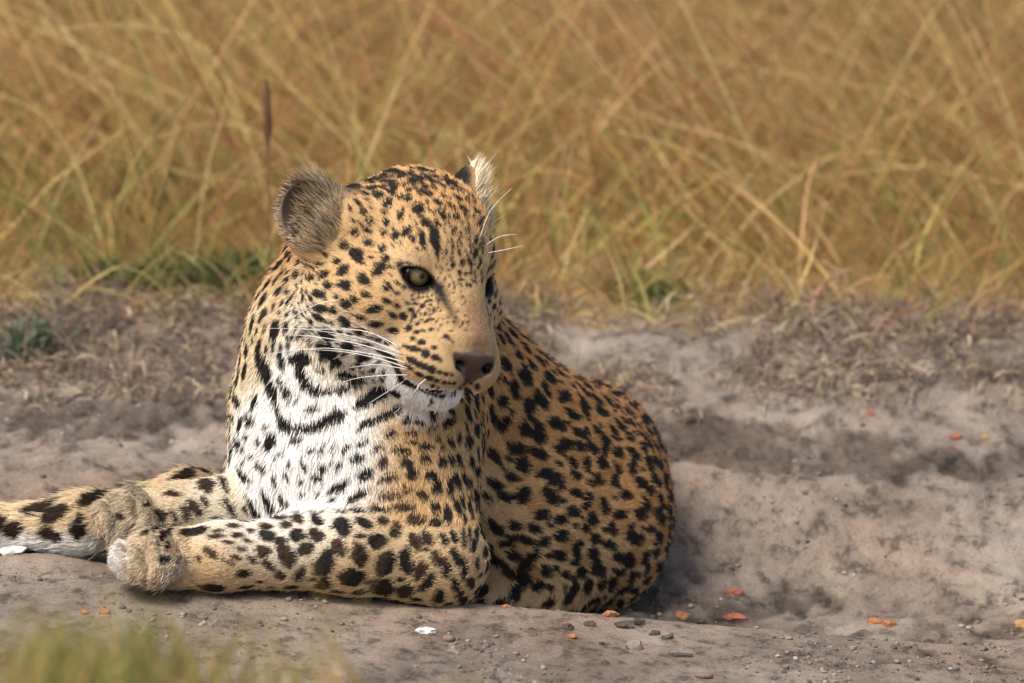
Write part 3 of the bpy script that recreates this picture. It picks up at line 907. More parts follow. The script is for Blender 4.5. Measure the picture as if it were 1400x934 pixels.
# eyes
def eye_mats():
    out = []
    for nm, colr, rough in (('eye_white', (.030, .020, .016), .12), ('eye_pupil', (.004, .004, .004), .08)):
        m = Mat(nm); m.b.inputs['Base Color'].default_value = (*colr, 1); m.b.inputs['Roughness'].default_value = rough
        m.b.inputs['Coat Weight'].default_value = 1; m.b.inputs['Coat Roughness'].default_value = .03
        out.append(m.m)
    m = Mat('eye_iris')
    tcn = m.n('ShaderNodeTexCoord')
    sep = m.n('ShaderNodeSeparateXYZ'); m.l(tcn.outputs['Object'], sep.inputs[0])
    ln = m.n('ShaderNodeVectorMath', operation='LENGTH')
    cmb = m.n('ShaderNodeCombineXYZ'); m.l(sep.outputs[0], cmb.inputs[0]); m.l(sep.outputs[1], cmb.inputs[1])
    m.l(cmb.outputs[0], ln.inputs[0])
    sc2 = m.n('ShaderNodeMath', operation='MULTIPLY'); sc2.inputs[1].default_value = S / 17.5
    m.l(ln.outputs['Value'], sc2.inputs[0])
    c = m.ramp(sc2.outputs[0], [(0.0, (.09, .072, .036)), (0.40, (.23, .18, .088)), (.68, (.165, .118, .052)), (.90, (.010, .007, .005))])
    nn = m.n('ShaderNodeTexNoise', i_Scale=900.0, i_Detail=3.0); m.l(tcn.outputs['Object'], nn.inputs[0])
    c = m.mix(.35, c, m.ramp(nn.outputs[0], [(.35, (.55, .5, .4)), (.65, (1.2, 1.2, 1.2))]), 'MULTIPLY')
    m.l(c, m.b.inputs['Base Color'])
    m.b.inputs['Roughness'].default_value = .5; m.b.inputs['Specular IOR Level'].default_value = 0; m.b.inputs['Coat Weight'].default_value = .55; m.b.inputs['Coat Roughness'].default_value = .02
    return out[0], m.m, out[1]
em_w, em_i, em_p = eye_mats()
def cap(R_, rad, segs=32, rings=8, bulge=0.0):
    """spherical cap around +Z, sphere radius R_, cap radius rad"""
    V, F = [(0, 0, R_ + bulge)], []
    for i in range(1, rings + 1):
        r = rad * i / rings; z = math.sqrt(max(R_ * R_ - r * r, 0)) + bulge * (1 - (i / rings) ** 2)
        for j in range(segs):
            a = 2 * math.pi * j / segs; V.append((r * math.cos(a), r * math.sin(a), z))
    for j in range(segs): F.append((0, 1 + j, 1 + (j + 1) % segs))
    for i in range(rings - 1):
        for j in range(segs):
            a, b = 1 + i * segs + j, 1 + i * segs + (j + 1) % segs
            F.append((a, a + segs, b + segs, b))
    return np.array(V) / S, F
for sg in (-1, 1):
    mir = np.array([sg, 1, 1.0])
    c = from_head((EYE_C - EYE_F * 1.8) * mir)
    # both eyes look the same way: ahead and a little down
    g = HEAD_R @ (np.array([-.20, 0.95, 0.02]))
    g /= np.linalg.norm(g)
    gw = Vector(plan_to_world(c + g) - plan_to_world(c)).normalized()
    bmx = bmesh.new(); bmesh.ops.create_uvsphere(bmx, u_segments=32, v_segments=20, radius=(EYE_R - .6) / S)
    me = bpy.data.meshes.new('eye'); bmx.to_mesh(me); bmx.free()
    me.polygons.foreach_set('use_smooth', np.ones(len(me.polygons), bool)); me.materials.append(em_w)
    eye = part('eye', me); eye.location = Vector(W(c)); eye.rotation_euler = gw.to_track_quat('Z', 'Y').to_euler()
    V, F = cap(EYE_R, 18.5, bulge=1.2); part('iris', mesh_np('iris', V, F, em_i), eye)
    V, F = cap(EYE_R + .35, 7.0, segs=24, rings=4, bulge=1.1); part('pupil', mesh_np('pupil', V, F, em_p), eye)

# ------------------------------------------------------------------ fur
def build_fur():
    tri = np.concatenate([BF[:, [0, 1, 2]], BF[:, [0, 2, 3]]])
    A, B_, C_ = BV[tri[:, 0]], BV[tri[:, 1]], BV[tri[:, 2]]
    area = np.linalg.norm(np.cross(B_ - A, C_ - A), axis=1) / 2
    cen = (A + B_ + C_) / 3
    nn = BN[tri].mean(1)
    h = to_head(cen); ha = h.copy(); ha[:, 0] = np.abs(ha[:, 0])
    hd = np.linalg.norm(ha - np.array([0, -40, -20]), axis=1)
    dens = np.where(nn[:, 2] < .35, .46, .10)
    dens = dens * (1 + 1.1 * (1 - sstep(hd, 130, 230))) * np.where((cen[:, 0] < 265) & (cen[:, 1] > 650), 1.8, 1)
    face = 1 - sstep(hd, 100, 190)
    dens[nose_mask(ha) > .4] = 0
    al, f = almond(ha)
    ed = np.linalg.norm(ha - EYE_C, axis=1)
    dens[(al < 2.2) & (ed < 48) & (f > -6)] = 0
    dens[(ed < 29.4)] = 0
    pr = area * dens
    n = int(pr.sum())
    print('strands', n)
    ti = rng.choice(len(tri), n, p=pr / pr.sum())
    r1, r2 = rng.random(n), rng.random(n); sw = r1 + r2 > 1; r1[sw] = 1 - r1[sw]; r2[sw] = 1 - r2[sw]
    P = A[ti] + r1[:, None] * (B_ - A)[ti] + r2[:, None] * (C_ - A)[ti]
    Nn = BN[tri[ti, 0]] * (1 - r1 - r2)[:, None] + BN[tri[ti, 1]] * r1[:, None] + BN[tri[ti, 2]] * r2[:, None]
    Nn /= np.linalg.norm(Nn, axis=1, keepdims=True)
    fl = flow_dir(P)
    jit = np.stack([noise_np(P, 1 / 16, 31 + i, 2) for i in range(3)], 1) * .55 + rng.normal(0, .13, (n, 3))
    facew = 1 - sstep(np.linalg.norm(to_head(P) - np.array([0, 50, -60]), axis=1), 70, 150)
    jit = jit * (1 - .65 * facew)[:, None]
    fl = fl + jit
    T = fl - Nn * (fl * Nn).sum(1)[:, None]; T /= np.maximum(np.linalg.norm(T, axis=1, keepdims=True), 1e-6)
    h = to_head(P); ha = h.copy(); ha[:, 0] = np.abs(ha[:, 0])
    hs = head_sdf(P)
    wh = 1 - sstep(hs, 3, 30)
    L = np.full(n, 9.0)
    L += 6 * blob(P, 360, 640, -110, 90, 190) + 2 * blob(P, 400, 540, -90, 60, 150)
    lo = np.minimum(chain(P, SHOULDER[1:]), chain(P, FAR_LEG)); L = np.where(lo < 8, 7.0, L)
    L = np.where(np.minimum(chain(P, NEAR_PAW), chain(P, FAR_LEG[2:])) < 5, 9.5, L)
    pawm = np.minimum(chain(P, NEAR_PAW), chain(P, FAR_LEG[2:])) < 6
    L = np.where(chain(P, TAIL) < 5, 15, L)
    nose_d = np.linalg.norm(ha - np.array([0, 80, -70]), axis=1)
    Lh = 3.0 + 4.4 * sstep(nose_d, 50, 190)
    chin = sstep(-ha[:, 2], 132, 146) * sstep(ha[:, 1], -30, 0)
    Lh = Lh + 4.5 * chin + 5 * sstep(-ha[:, 2], 70, 130) * sstep(-ha[:, 1], 10, 60)
    L = L * (1 - wh) + Lh * wh
    lift = np.full(n, .24); lift[pawm] = .34; lift += .25 * chin * wh
    c, dark, rim = coat(P, Nn)
    pale = c.copy()
    for sg, (ec, em) in EARS.items():
        m = h[:, 0] * sg > 0
        q = (ha - ec) @ em
        r = np.sqrt((q[:, 0] / 46) ** 2 + (q[:, 2] / 52) ** 2)
        near_e = m & (np.sqrt((q ** 2).sum(1)) < 66) & (hs < 5)
        ins = near_e & (q[:, 1] > -16 + 16 * r) & (r < 1.0)
        tuft = ins & (q[:, 0] > -44) & (rng.random(n) < .8)
        # long pale hair fans across the cup from its inner edge
        up = HEAD_R @ (np.array([1, 1, 1.0]) * 0 + 0)
        dirl = em[:, 2] * .62 + em[:, 1] * .30 - em[:, 0] * .55
        dl = np.tile(dirl, (n, 1)) + (em[:, 0][None] * (q[:, 0] / 40)[:, None]) * .5
        dl[:, 0] *= sg
        dw = dl @ HEAD_R.T
        T = np.where(tuft[:, None], dw + jit * .8, T)
        L = np.where(tuft, 8 + sstep(q[:, 0], -40, 25) * (26 if sg < 0 else 15) * rng.random(n) + (sg > 0) * 0 * rng.random(n), np.where(near_e, 6.5, L))
        lift = np.where(tuft, .28, lift)
        earhair = np.array([.60, .46, .29]) if sg < 0 else np.array([.80, .70, .50])
        k = rng.random(n)
        c = np.where((tuft & (k < (.58 if sg < 0 else .9)))[:, None], earhair[None] * (.6 + .5 * rng.random(n))[:, None], c)
    T /= np.maximum(np.linalg.norm(T, axis=1, keepdims=True), 1e-6)
    L = L * rng.uniform(.6, 1.2, n)
    # a few stray longer hairs
    stray = rng.random(n) < .02
    L[stray] *= 1.5; lift[stray] += .3
    lift = np.clip(lift + rng.normal(0, .08, n), .08, 1.2)
    t = np.array([0, .35, .7, 1.0])
    pts = np.empty((n, 4, 3), np.float32)
    root = P - Nn * .8
    for k in range(4):
        along = t[k]
        hgt = lift * (along - .38 * along ** 2)
        pts[:, k] = root + L[:, None] * (T * along + Nn * hgt[:, None])
    rad = np.array([.48, .42, .29, .05])
    R_ = np.tile(rad, (n, 1)) * (.75 + .5 * rng.random(n))[:, None] * np.clip(L / 8, .7, 1.0)[:, None] / S
    v = rng.normal(1, .17 + .16 * wh * sstep(-nose_d, -110, -50) + .2 * pawm, n) * (1 + .22 * noise_np(P, 1 / 5.0, 41, 2))
    c = np.clip(c * np.clip(v, .55, 1.5)[:, None], 0, .95)
    Pw = W(pts.reshape(-1, 3)).astype(np.float32)
    cu = bpy.data.hair_curves.new('fur')
    cu.add_curves([4] * n)
    cu.attributes['position'].data.foreach_set('vector', Pw.ravel())
    ra = cu.attributes.get('radius') or cu.attributes.new('radius', 'FLOAT', 'POINT')
    ra.data.foreach_set('value', R_.astype(np.float32).ravel())
    ca = cu.attributes.new('col', 'FLOAT_COLOR', 'CURVE')
    c4 = np.ones((n, 4), np.float32); c4[:, :3] = c
    ca.data.foreach_set('color', c4.ravel())
    m = Mat('fur')
    a = m.n('ShaderNodeAttribute', attribute_name='col')
    m.l(a.outputs['Color'], m.b.inputs['Base Color'])
    m.b.inputs['Roughness'].default_value = .62
    m.b.inputs['Specular IOR Level'].default_value = .22
    cu.materials.append(m.m)
    o = part('fur', cu)
    o['kind'] = 'stuff'
build_fur()

# ------------------------------------------------------------------ whiskers
def tube(path, r0, r1, seg=5):
    path = [np.asarray(p, float) for p in path]
    V, F = [], []
    n = len(path)
    for i, p in enumerate(path):
        t = path[min(i + 1, n - 1)] - path[max(i - 1, 0)]; t /= np.linalg.norm(t)
        a = np.cross(t, [0.3, 0.2, 0.93]); a /= np.linalg.norm(a); b = np.cross(t, a)
        r = r0 + (r1 - r0) * i / (n - 1)
        for j in range(seg):
            an = 2 * math.pi * j / seg; V.append(p + (a * math.cos(an) + b * math.sin(an)) * r)
    for i in range(n - 1):
        for j in range(seg):
            F.append((i * seg + j, i * seg + (j + 1) % seg, (i + 1) * seg + (j + 1) % seg, (i + 1) * seg + j))
    F.append(tuple(range(seg))[::-1]); F.append(tuple((n - 1) * seg + j for j in range(seg)))
    return np.array(V), F
def spline(pts, n):
    pts = np.array(pts, float); k = len(pts); out = []
    for s_ in np.linspace(0, k - 1, n):
        i = min(int(s_), k - 2); f = s_ - i
        p0, p1, p2, p3 = pts[max(i - 1, 0)], pts[i], pts[i + 1], pts[min(i + 2, k - 1)]
        out.append(.5 * (2 * p1 + (p2 - p0) * f + (2 * p0 - 5 * p1 + 4 * p2 - p3) * f * f + (3 * p1 - p0 - 3 * p2 + p3) * f ** 3))
    return out
wm = Mat('whisker'); wm.b.inputs['Base Color'].default_value = (.86, .84, .80, 1); wm.b.inputs['Roughness'].default_value = .35
WH = [((360, 400), [(735, 295), (540, 205), (270, 195), (0, 190)], .8), ((360, 400), [(742, 325), (560, 255), (360, 212), (150, 190)], .8),
      ((360, 400), [(745, 345), (500, 272), (250, 232), (110, 225)], .8), ((360, 400), [(760, 375), (600, 332), (300, 295), (0, 332)], .85),
      ((360, 400), [(770, 402), (600, 348), (400, 312), (150, 300)], .8), ((360, 400), [(770, 410), (600, 383), (450, 402)], .65),
      ((360, 400), [(770, 438), (650, 440), (500, 455), (400, 485)], .75), ((360, 400), [(865, 460), (825, 495), (805, 535)], .6),
      ((360, 400), [(850, 470), (830, 490), (818, 520)], .5), ((360, 400), [(750, 470), (640, 540), (560, 590)], .5),
      ((360, 400), [(725, 330), (640, 250), (520, 180)], .5), ((360, 400), [(820, 620), (800, 660), (785, 700)], .5),
      ((360, 400), [(915, 625), (920, 660), (925, 690)], .45), ((360, 400), [(750, 590), (720, 620), (690, 645)], .5),
      ((360, 210), [(400, 780), (300, 795), (200, 845), (110, 895)], .6),
      ((360, 210), [(1150, 450), (1210, 300), (1320, 185)], .5), ((360, 210), [(1185, 485), (1260, 440), (1345, 430)], .5), ((360, 210), [(1195, 528), (1280, 512), (1380, 490)], .5)]
for (ox, oy), pts, w in WH:
    P3 = []; d0 = None
    for i, (x, y) in enumerate(pts):
        u, v = ox + x / 3.889, oy + y / 3.889
        hit = cast(u, v)
        if i == 0:
            while hit is None and u > 500: u -= 2; hit = cast(u, v)
            d0 = hit[0][2]; P3.append(hit[0])
        else:
            d0 = d0 - 4
            if hit is not None: d0 = min(d0, hit[0][2] - 10 - 5 * i)
            P3.append(M(u, v, d0))
    V, F = tube([W(p) for p in spline(P3, 12)], w / S, .18 / S)
    part('whisker', mesh_np('whisker', V, F, wm.m))

# ================================================================== PLANTS
def leaf_mat(name, rough=.7, trans=.35):
    m = Mat(name)
    a = m.n('ShaderNodeAttribute', attribute_name='col')
    m.l(a.outputs['Color'], m.b.inputs['Base Color'])
    m.b.inputs['Roughness'].default_value = rough; m.b.inputs['Specular IOR Level'].default_value = .25
    tr = m.n('ShaderNodeBsdfTranslucent'); m.l(a.outputs['Color'], tr.inputs[0])
    mx = m.n('ShaderNodeMixShader'); mx.inputs[0].default_value = trans
    m.l(m.b.outputs[0], mx.inputs[1]); m.l(tr.outputs[0], mx.inputs[2])
    m.l(mx.outputs[0], m.t.nodes['Material Output'].inputs[0])
    return m.m
grass_mat = leaf_mat('grass_blade', .7, .42)

def blades(root, az, e0, e1, L, wd_, cb, ct, seg=5, twist=None, fold=None):
    """arrays -> ribbon verts, quads, colours. az: azimuth of the lean, e0/e1: elevation at base and tip"""
    n = len(root)
    V = np.empty((n, seg + 1, 2, 3)); C = np.empty((n, seg + 1, 2, 3))
    p = root.copy()
    tw = rng.uniform(0, math.pi, n) if twist is None else twist
    wob = rng.normal(0, .10, (n, seg + 1))
    for k in range(seg + 1):
        s_ = k / seg
        e = e0 + (e1 - e0) * s_ ** 1.2 + wob[:, k] * .5
        a = az + wob[:, k]
        t = np.stack([np.cos(e) * np.cos(a), np.cos(e) * np.sin(a), np.sin(e)], 1)
        if k: p = p + t * (L / seg)[:, None]
        side = np.stack([-np.sin(a), np.cos(a), 0 * a], 1); up = np.cross(t, side)
        sd_ = side * np.cos(tw)[:, None] + up * np.sin(tw)[:, None]
        w = wd_ * (1 - s_ ** 2.2) * (.75 + .5 * min(1, s_ * 3)) + .0002
        V[:, k, 0] = p - sd_ * w[:, None] / 2; V[:, k, 1] = p + sd_ * w[:, None] / 2
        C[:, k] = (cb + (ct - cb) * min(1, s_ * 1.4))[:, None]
    b = (np.arange(n) * (seg + 1) * 2)[:, None] + (np.arange(seg) * 2)[None]
    b = b.ravel()
    F = np.stack([b, b + 1, b + 3, b + 2], 1)
    return V.reshape(-1, 3), F, C.reshape(-1, 3)

PAL = np.array([[.50, .335, .135], [.62, .46, .22], [.44, .26, .095], [.34, .20, .085], [.20, .205, .065], [.36, .165, .085], [.56, .42, .165], [.29, .265, .085]])
def pick(n, w):
    w = np.array(w, float); i = rng.choice(len(PAL), n, p=w / w.sum())
    return PAL[i] * 1.18 * rng.uniform(.75, 1.2, (n, 1)) * rng.normal(1, .05, (n, 3))

def add_blades(name, sets, mat, label, cat, kind='stuff'):
    Vs, Fs, Cs, o = [], [], [], 0
    for V, F, C in sets:
        Vs.append(V); Fs.append(F + o); Cs.append(C); o += len(V)
    me = mesh_np(name, np.concatenate(Vs), np.concatenate(Fs), mat)
    vcol(me, np.clip(np.concatenate(Cs), 0, 1))
    ob = link(name, me)
    return tag(ob, label, cat, kind=kind)

def field(n, y0, y1, power, L0, L1, wts, lean, eb, et, wd0, wd1, spread=.5, clump=0.0):
    y = y0 + (y1 - y0) * rng.random(n) ** power
    half = .62 + .055 * y + spread
    x = rng.uniform(-1, 1, n) * half
    if clump > 0:
        keep = noise_np(np.stack([x, y, x * 0], 1), 2.2, 51, 2) > rng.uniform(-.9, .5, n) * clump
        x, y = x[keep], y[keep]; n = len(x)
    root = np.stack([x, y, ground_h(x, y) - .006], 1)
    side = rng.random(n)
    az = np.where(side < lean[0], math.pi, np.where(side < lean[0] + lean[1], 0.0, rng.uniform(0, 6.283, n))) + rng.normal(0, .42, n)
    e0 = np.radians(rng.uniform(*eb, n)); e1 = e0 - np.radians(rng.uniform(*et, n))
    L = rng.uniform(L0, L1, n)
    ct = pick(n, wts)
    gp = noise_np(np.stack([x, y * .5, x * 0], 1), 2.6, 91, 2)
    rp = noise_np(np.stack([x, y * .5, x * 0], 1), 3.1, 92, 2)
    low = np.clip(1 - L / .45, 0, 1)
    gw = (sstep(gp, .0, .45) * (.35 + .5 * low))[:, None]
    ct = ct * (1 - gw) + np.array([.19, .20, .06]) * gw * rng.uniform(.7, 1.3, (n, 1))
    rw = (sstep(rp, .05, .5) * .55)[:, None]
    ct = ct * (1 - rw) + np.array([.42, .21, .11]) * rw * rng.uniform(.7, 1.3, (n, 1))
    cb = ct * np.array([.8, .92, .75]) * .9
    return blades(root, az, e0, e1, L, rng.uniform(wd0, wd1, n), cb, ct)

sets = [field(20000, 1.25, 6.5, .9, .28, .62, [5, 4, 4, 4, .8, 3, 3, 1.0], (.66, .12), (22, 80), (5, 30), .0012, .0030),
        field(16000, .95, 6.5, 1.0, .10, .30, [4, 2, 3, 4, 2.2, 3, 2, 2.2], (.35, .25), (45, 88), (5, 40), .0014, .0030),
        field(8000, .80, 1.5, 1.0, .03, .13, [3, 3, 3, 4, 2.4, 2, 1, 2.4], (.3, .3), (25, 88), (10, 70), .0010, .0026, clump=1.0),
        field(11000, 2.2, 9.0, .9, .45, .80, [5, 3, 4, 4, 1.0, 2, 3, 1.0], (.72, .10), (22, 78), (5, 26), .0016, .0036),
        field(190, 1.3, 3.4, 1.0, .5, .85, [1, 5, 1, 0, 0, 1, 4, 0], (.72, .16), (22, 48), (8, 26), .0026, .0042)]
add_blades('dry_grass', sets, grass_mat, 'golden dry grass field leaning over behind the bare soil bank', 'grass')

# dead matted litter along the lip of the bank
def litter():
    n = 52000
    x = rng.uniform(-.85, .85, n)
    y = .80 + rng.normal(0, .10, n) - .06 * rng.random(n) ** 4
    P = np.stack([x, y, x * 0], 1)
    keep = noise_np(P, 8.0, 62, 3) + .5 * noise_np(P, 24.0, 63, 2) > rng.uniform(-.35, .55, n) + 2.2 * np.clip(.70 - y, 0, 1)
    x, y = x[keep], y[keep]; n = len(x)
    root = np.stack([x, y, ground_h(x, y) + rng.uniform(-.004, .016, n)], 1)
    pal = np.array([[.34, .25, .19], [.46, .36, .25], [.24, .18, .145], [.31, .23, .19], [.54, .44, .31], [.19, .145, .12], [.37, .25, .17], [.40, .31, .17]])
    c = pal[rng.integers(0, len(pal), n)] * rng.uniform(.7, 1.2, (n, 1))
    e0 = np.radians(rng.uniform(-20, 80, n))
    big = rng.random(n) < .12
    return blades(root, rng.uniform(0, 6.283, n), e0, e0 - np.radians(rng.uniform(10, 150, n)), np.where(big, rng.uniform(.03, .06, n), rng.uniform(.006, .028, n)), np.where(big, rng.uniform(.0008, .0022, n), rng.uniform(.0007, .0036, n)), c, c, seg=3)
add_blades('leaf_litter', [litter()], grass_mat, 'matted dead leaves and grass bits along the lip of the bank', 'leaf litter')

# blurred tussock close to the lens
def front_grass():
    out = []
    def put(u0, u1, v0, v1, n, d0, d1, wts, wd_=(.005, .010), green=False):
        u = rng.uniform(u0, u1, n); d = rng.uniform(d0, d1, n) * S
        v = rng.uniform(v0, v1, n)
        tip = plan_to_world(np.stack([700 + (u - 700) * (1 + d / DP), 467 + (v - 467) * (1 + d / DP), d], 1))
        lx, ly = rng.normal(0, .07, n), rng.normal(0, .05, n)
        x, y = tip[:, 0] - lx, tip[:, 1] - ly
        g = ground_h(x, y)
        hgt = np.maximum(tip[:, 2] - g, .05)
        L = np.sqrt(hgt ** 2 + lx ** 2 + ly ** 2) * 1.04
        az = np.arctan2(ly, lx); el = np.arctan2(hgt, np.hypot(lx, ly))
        ct = pick(n, wts)
        ct = ct * np.array([.72, .76, .66])
        out.append(blades(np.stack([x, y, g - .004], 1), az, np.minimum(el + .22, 1.55), el - .25, L, rng.uniform(*wd_, n), ct * .85, ct))
    put(-60, 270, 800, 935, 230, -2.3, -1.4, [1, 1, 1, 2, 6, .4, .5, 5])
    put(-60, 460, 822, 955, 210, -2.3, -1.4, [4, 3, 3, 2, 1, .5, 2, 1])
    put(50, 175, 832, 925, 170, -2.1, -1.4, [0, 0, 0, 0, 6, 0, 1, 6])
    put(300, 760, 890, 990, 130, -2.4, -1.3, [4, 4, 3, 2, .5, .5, 2, .5])
    put(-20, 200, 800, 860, 40, -2.3, -1.5, [4, 3, 2, 0, 2, 0, 2, 2])
    put(600, 1420, 930, 1010, 90, -2.4, -1.3, [4, 4, 3, 2, .5, .5, 2, .5])
    put(395, 440, 700, 740, 3, -2.7, -2.4, [0, 4, 0, 0, 0, 0, 4, 0], (.003, .0045))
    put(340, 420, 740, 860, 9, -2.7, -2.4, [1, 4, 0, 0, 0, 0, 4, 0], (.003, .005))
    return out
add_blades('foreground_grass', front_grass(), grass_mat, 'soft out-of-focus grass tips in front of the bare soil', 'grass')

def sight_to_ground(u, v):
    dr = plan_to_world(np.array([u, v, 0.0])) - CAM; dr /= np.linalg.norm(dr)
    t = np.arange(DIST - 2.0, DIST + 4, .004)
    P = CAM + t[:, None] * dr
    below = P[:, 2] < ground_h(P[:, 0], P[:, 1])
    i = int(np.argmax(below))
    return P[i]

# single stems that stand out from the field
def stem(name, pts, r0, r1, c, label, cat, group=None, head=None, n=14):
    base_ = np.array(pts[0], float)
    path = [p - base_ for p in spline(pts, n)]
    V, F = tube(path, r0, r1, 6)
    m = leaf_mat(name, .75, .1)
    me = mesh_np(name, V, F, m); vcol(me, np.tile(c, (len(V), 1)))
    if head is None:
        o = link(name, me); o.location = base_
        return tag(o, label, cat, group)
    o = bpy.data.objects.new(name, None); col.objects.link(o); o.location = base_
    tag(o, label, cat, group)
    me.name = 'stem'; link('stem', me, o)
    head(o, path)
    return o
def seed_head(o, path):
    top, prev = path[-1], path[-3]
    ax = (top - prev) / np.linalg.norm(top - prev)
    cpts = [top - ax * .004, top + ax * .015, top + ax * .035, top + ax * .058, top + ax * .072]
    V, F = [], []
    prof = [.0016, .0042, .0046, .0036, .0006]
    for i, (p, r) in enumerate(zip(cpts, prof)):
        for j in range(8):
            a = j * math.pi / 4 + i * .4
            V.append(p + np.array([math.cos(a), math.sin(a), 0]) * r * (1 + .35 * ((i * 8 + j) % 3 == 0)))
    for i in range(4):
        for j in range(8): F.append((i * 8 + j, i * 8 + (j + 1) % 8, (i + 1) * 8 + (j + 1) % 8, (i + 1) * 8 + j))
    m = leaf_mat('seed_head', .8, .1)
    me = mesh_np('seed_head', V, F, m); vcol(me, np.tile([.10, .055, .03], (len(V), 1)))
    link('seed_head', me, o)
g0 = sight_to_ground(372, 428)
dd0 = (g0 - P0) @ VIEW * S
stem('seed_stalk', [g0, plan_to_world(M(368, 300, dd0)), plan_to_world(M(366, 195, dd0))], .0014, .0011, [.16, .09, .05],
     'single dark brown seed spike standing upright behind the leopard ear', 'grass stalk', head=seed_head)
long_blades = [((905, 335), (885, 250), (840, 165), (795, 140)), ((1240, 420), (1150, 300), (1040, 210), (900, 165)), ((1420, 220), (1290, 150), (1120, 110), (930, 75)),
               ((960, 300), (900, 200), (780, 140), (630, 150)), ((1100, 400), (1040, 280), (960, 215), (845, 180)), ((700, 320), (680, 260), (640, 200), (560, 175)),
               ((440, 330), (380, 200), (280, 170), (200, 195)), ((640, 230), (560, 195), (500, 180), (430, 172)), ((380, 300), (300, 90), (180, 35), (40, 48)), ((1300, 400), (1240, 260), (1130, 140), (1070, -20)),
               ((1390, 330), (1330, 240), (1230, 230), (1110, 245)), ((150, 330), (110, 240), (60, 160), (-30, 120))]
for i, pts in enumerate(long_blades):
    g = sight_to_ground(pts[0][0], min(pts[0][1] + 70, 372)) if pts[0][1] > 300 else sight_to_ground(pts[0][0], 330)
    dd = (g - P0) @ VIEW * S
    q = [g] + [plan_to_world(M(u, v, dd - 30 * k)) for k, (u, v) in enumerate(pts[1:])]
    stem('grass_stem', q, .0013 + .0004 * (i % 3), .0006, [.58, .44, .20] if i % 3 else [.52, .34, .16], 'long pale straw stem arching above the shorter golden grass', 'grass stem', 'long straw stems in the field')

# low green plants at the foot of the grass
def plant(u, v, n, r, hgt, cols_, label, e=(20, 85)):
    g = sight_to_ground(u, v)
    an = rng.uniform(0, 6.283, n); rr = r * np.sqrt(rng.random(n))
    x, y = g[0] + np.cos(an) * rr, g[1] + np.sin(an) * rr * .5
    root = np.stack([x, y, ground_h(x, y) - .003], 1)
    ct = np.array(cols_)[rng.integers(0, len(cols_), n)] * rng.uniform(.7, 1.25, (n, 1))
    e0 = np.radians(rng.uniform(*e, n))
    V, F, C = blades(root, rng.uniform(0, 6.283, n), e0, e0 - np.radians(rng.uniform(5, 60, n)), hgt * rng.uniform(.5, 1.1, n), rng.uniform(.004, .008, n), ct * .7, ct)
    V = V - g
    me = mesh_np('green_plant', V, F, grass_mat); vcol(me, np.clip(C, 0, 1))
    o = link('green_plant', me); o.location = g
    tag(o, label, 'plant')
GREEN = [[.10, .14, .045], [.15, .18, .06], [.08, .115, .05], [.20, .20, .07]]
BLUEG = [[.13, .17, .10], [.18, .21, .13], [.10, .13, .08]]
plant(335, 400, 420, .075, .060, GREEN, 'leafy green plant at the grass edge beside the leopard cheek')
plant(262, 395, 300, .06, .05, GREEN, 'low green plant in the grass near the dark seed spike')
plant(30, 490, 130, .045, .060, BLUEG, 'blue-green tuft growing on the soil bank above the tail tip')
plant(150, 395, 160, .05, .045, GREEN, 'small green plant at the grass edge above the blue-green tuft')
plant(198, 300, 220, .05, .10, GREEN, 'taller bright green clump showing inside the dry grass', (55, 88))
plant(885, 405, 120, .05, .045, [[.26, .27, .09], [.34, .31, .12]], 'yellow-green tuft on the bank lip above the leopard rump')
g0 = sight_to_ground(1116, 452); dd0 = (g0 - P0) @ VIEW * S
def twigs(o, path):
    m = leaf_mat('twig', .8, .1)
    for k, (du, dv, dd_) in enumerate(((-.018, .030, .01), (.030, .022, -.01), (-.030, .012, .015))):
        p = path[5 + 3 * k]
        V, F = tube(spline([p, p + np.array([du * .5, dd_, dv * .7]), p + np.array([du, dd_ * 2, dv])], 7), .0013, .0004, 5)
        me = mesh_np('twig', V, F, m); vcol(me, np.tile([.40, .23, .15], (len(V), 1))); link('twig', me, o)
stem('dead_stem', [g0 - np.array([0, 0, .004]), plan_to_world(M(1112, 425, dd0)), plan_to_world(M(1117, 400, dd0)), plan_to_world(M(1138, 380, dd0 + 20)), plan_to_world(M(1172, 366, dd0 + 30))], .0034, .0007, [.40, .22, .14],
     'reddish dead stem with a few twigs rooted at the lip of the bank', 'dead stem', head=twigs)

# ================================================================== STONES
def stone_mesh(seed, sx, sy, sz, sub=2, rough=.22):
    bmx = bmesh.new(); bmesh.ops.create_icosphere(bmx, subdivisions=sub, radius=1)
    for v in bmx.verts:
        n_ = mnoise.noise(v.co * 1.1 + Vector((seed * 3.7, seed, 0))) + .5 * mnoise.noise(v.co * 2.7 + Vector((0, seed * 2.3, 4)))
        v.co *= 1 + rough * n_
        v.co = Vector((v.co.x * sx, v.co.y * sy, v.co.z * sz))
    me = bpy.data.meshes.new('stone'); bmx.to_mesh(me); bmx.free()
    return me
def stone_mat(name, c, c2):
    m = Mat(name); tcx = m.n('ShaderNodeTexCoord')
    nz = m.n('ShaderNodeTexNoise', i_Scale=180.0, i_Detail=6.0, i_Roughness=.7); m.l(tcx.outputs['Object'], nz.inputs[0])
    m.l(m.ramp(nz.outputs[0], [(.35, c2), (.6, c)]), m.b.inputs['Base Color'])
    m.b.inputs['Roughness'].default_value = .9; m.b.inputs['Specular IOR Level'].default_value = .2
    bp = m.n('ShaderNodeBump', i_Strength=.5, i_Distance=.001); m.l(nz.outputs[0], bp.inputs['Height']); m.l(bp.outputs[0], m.b.inputs['Normal'])
    return m.m
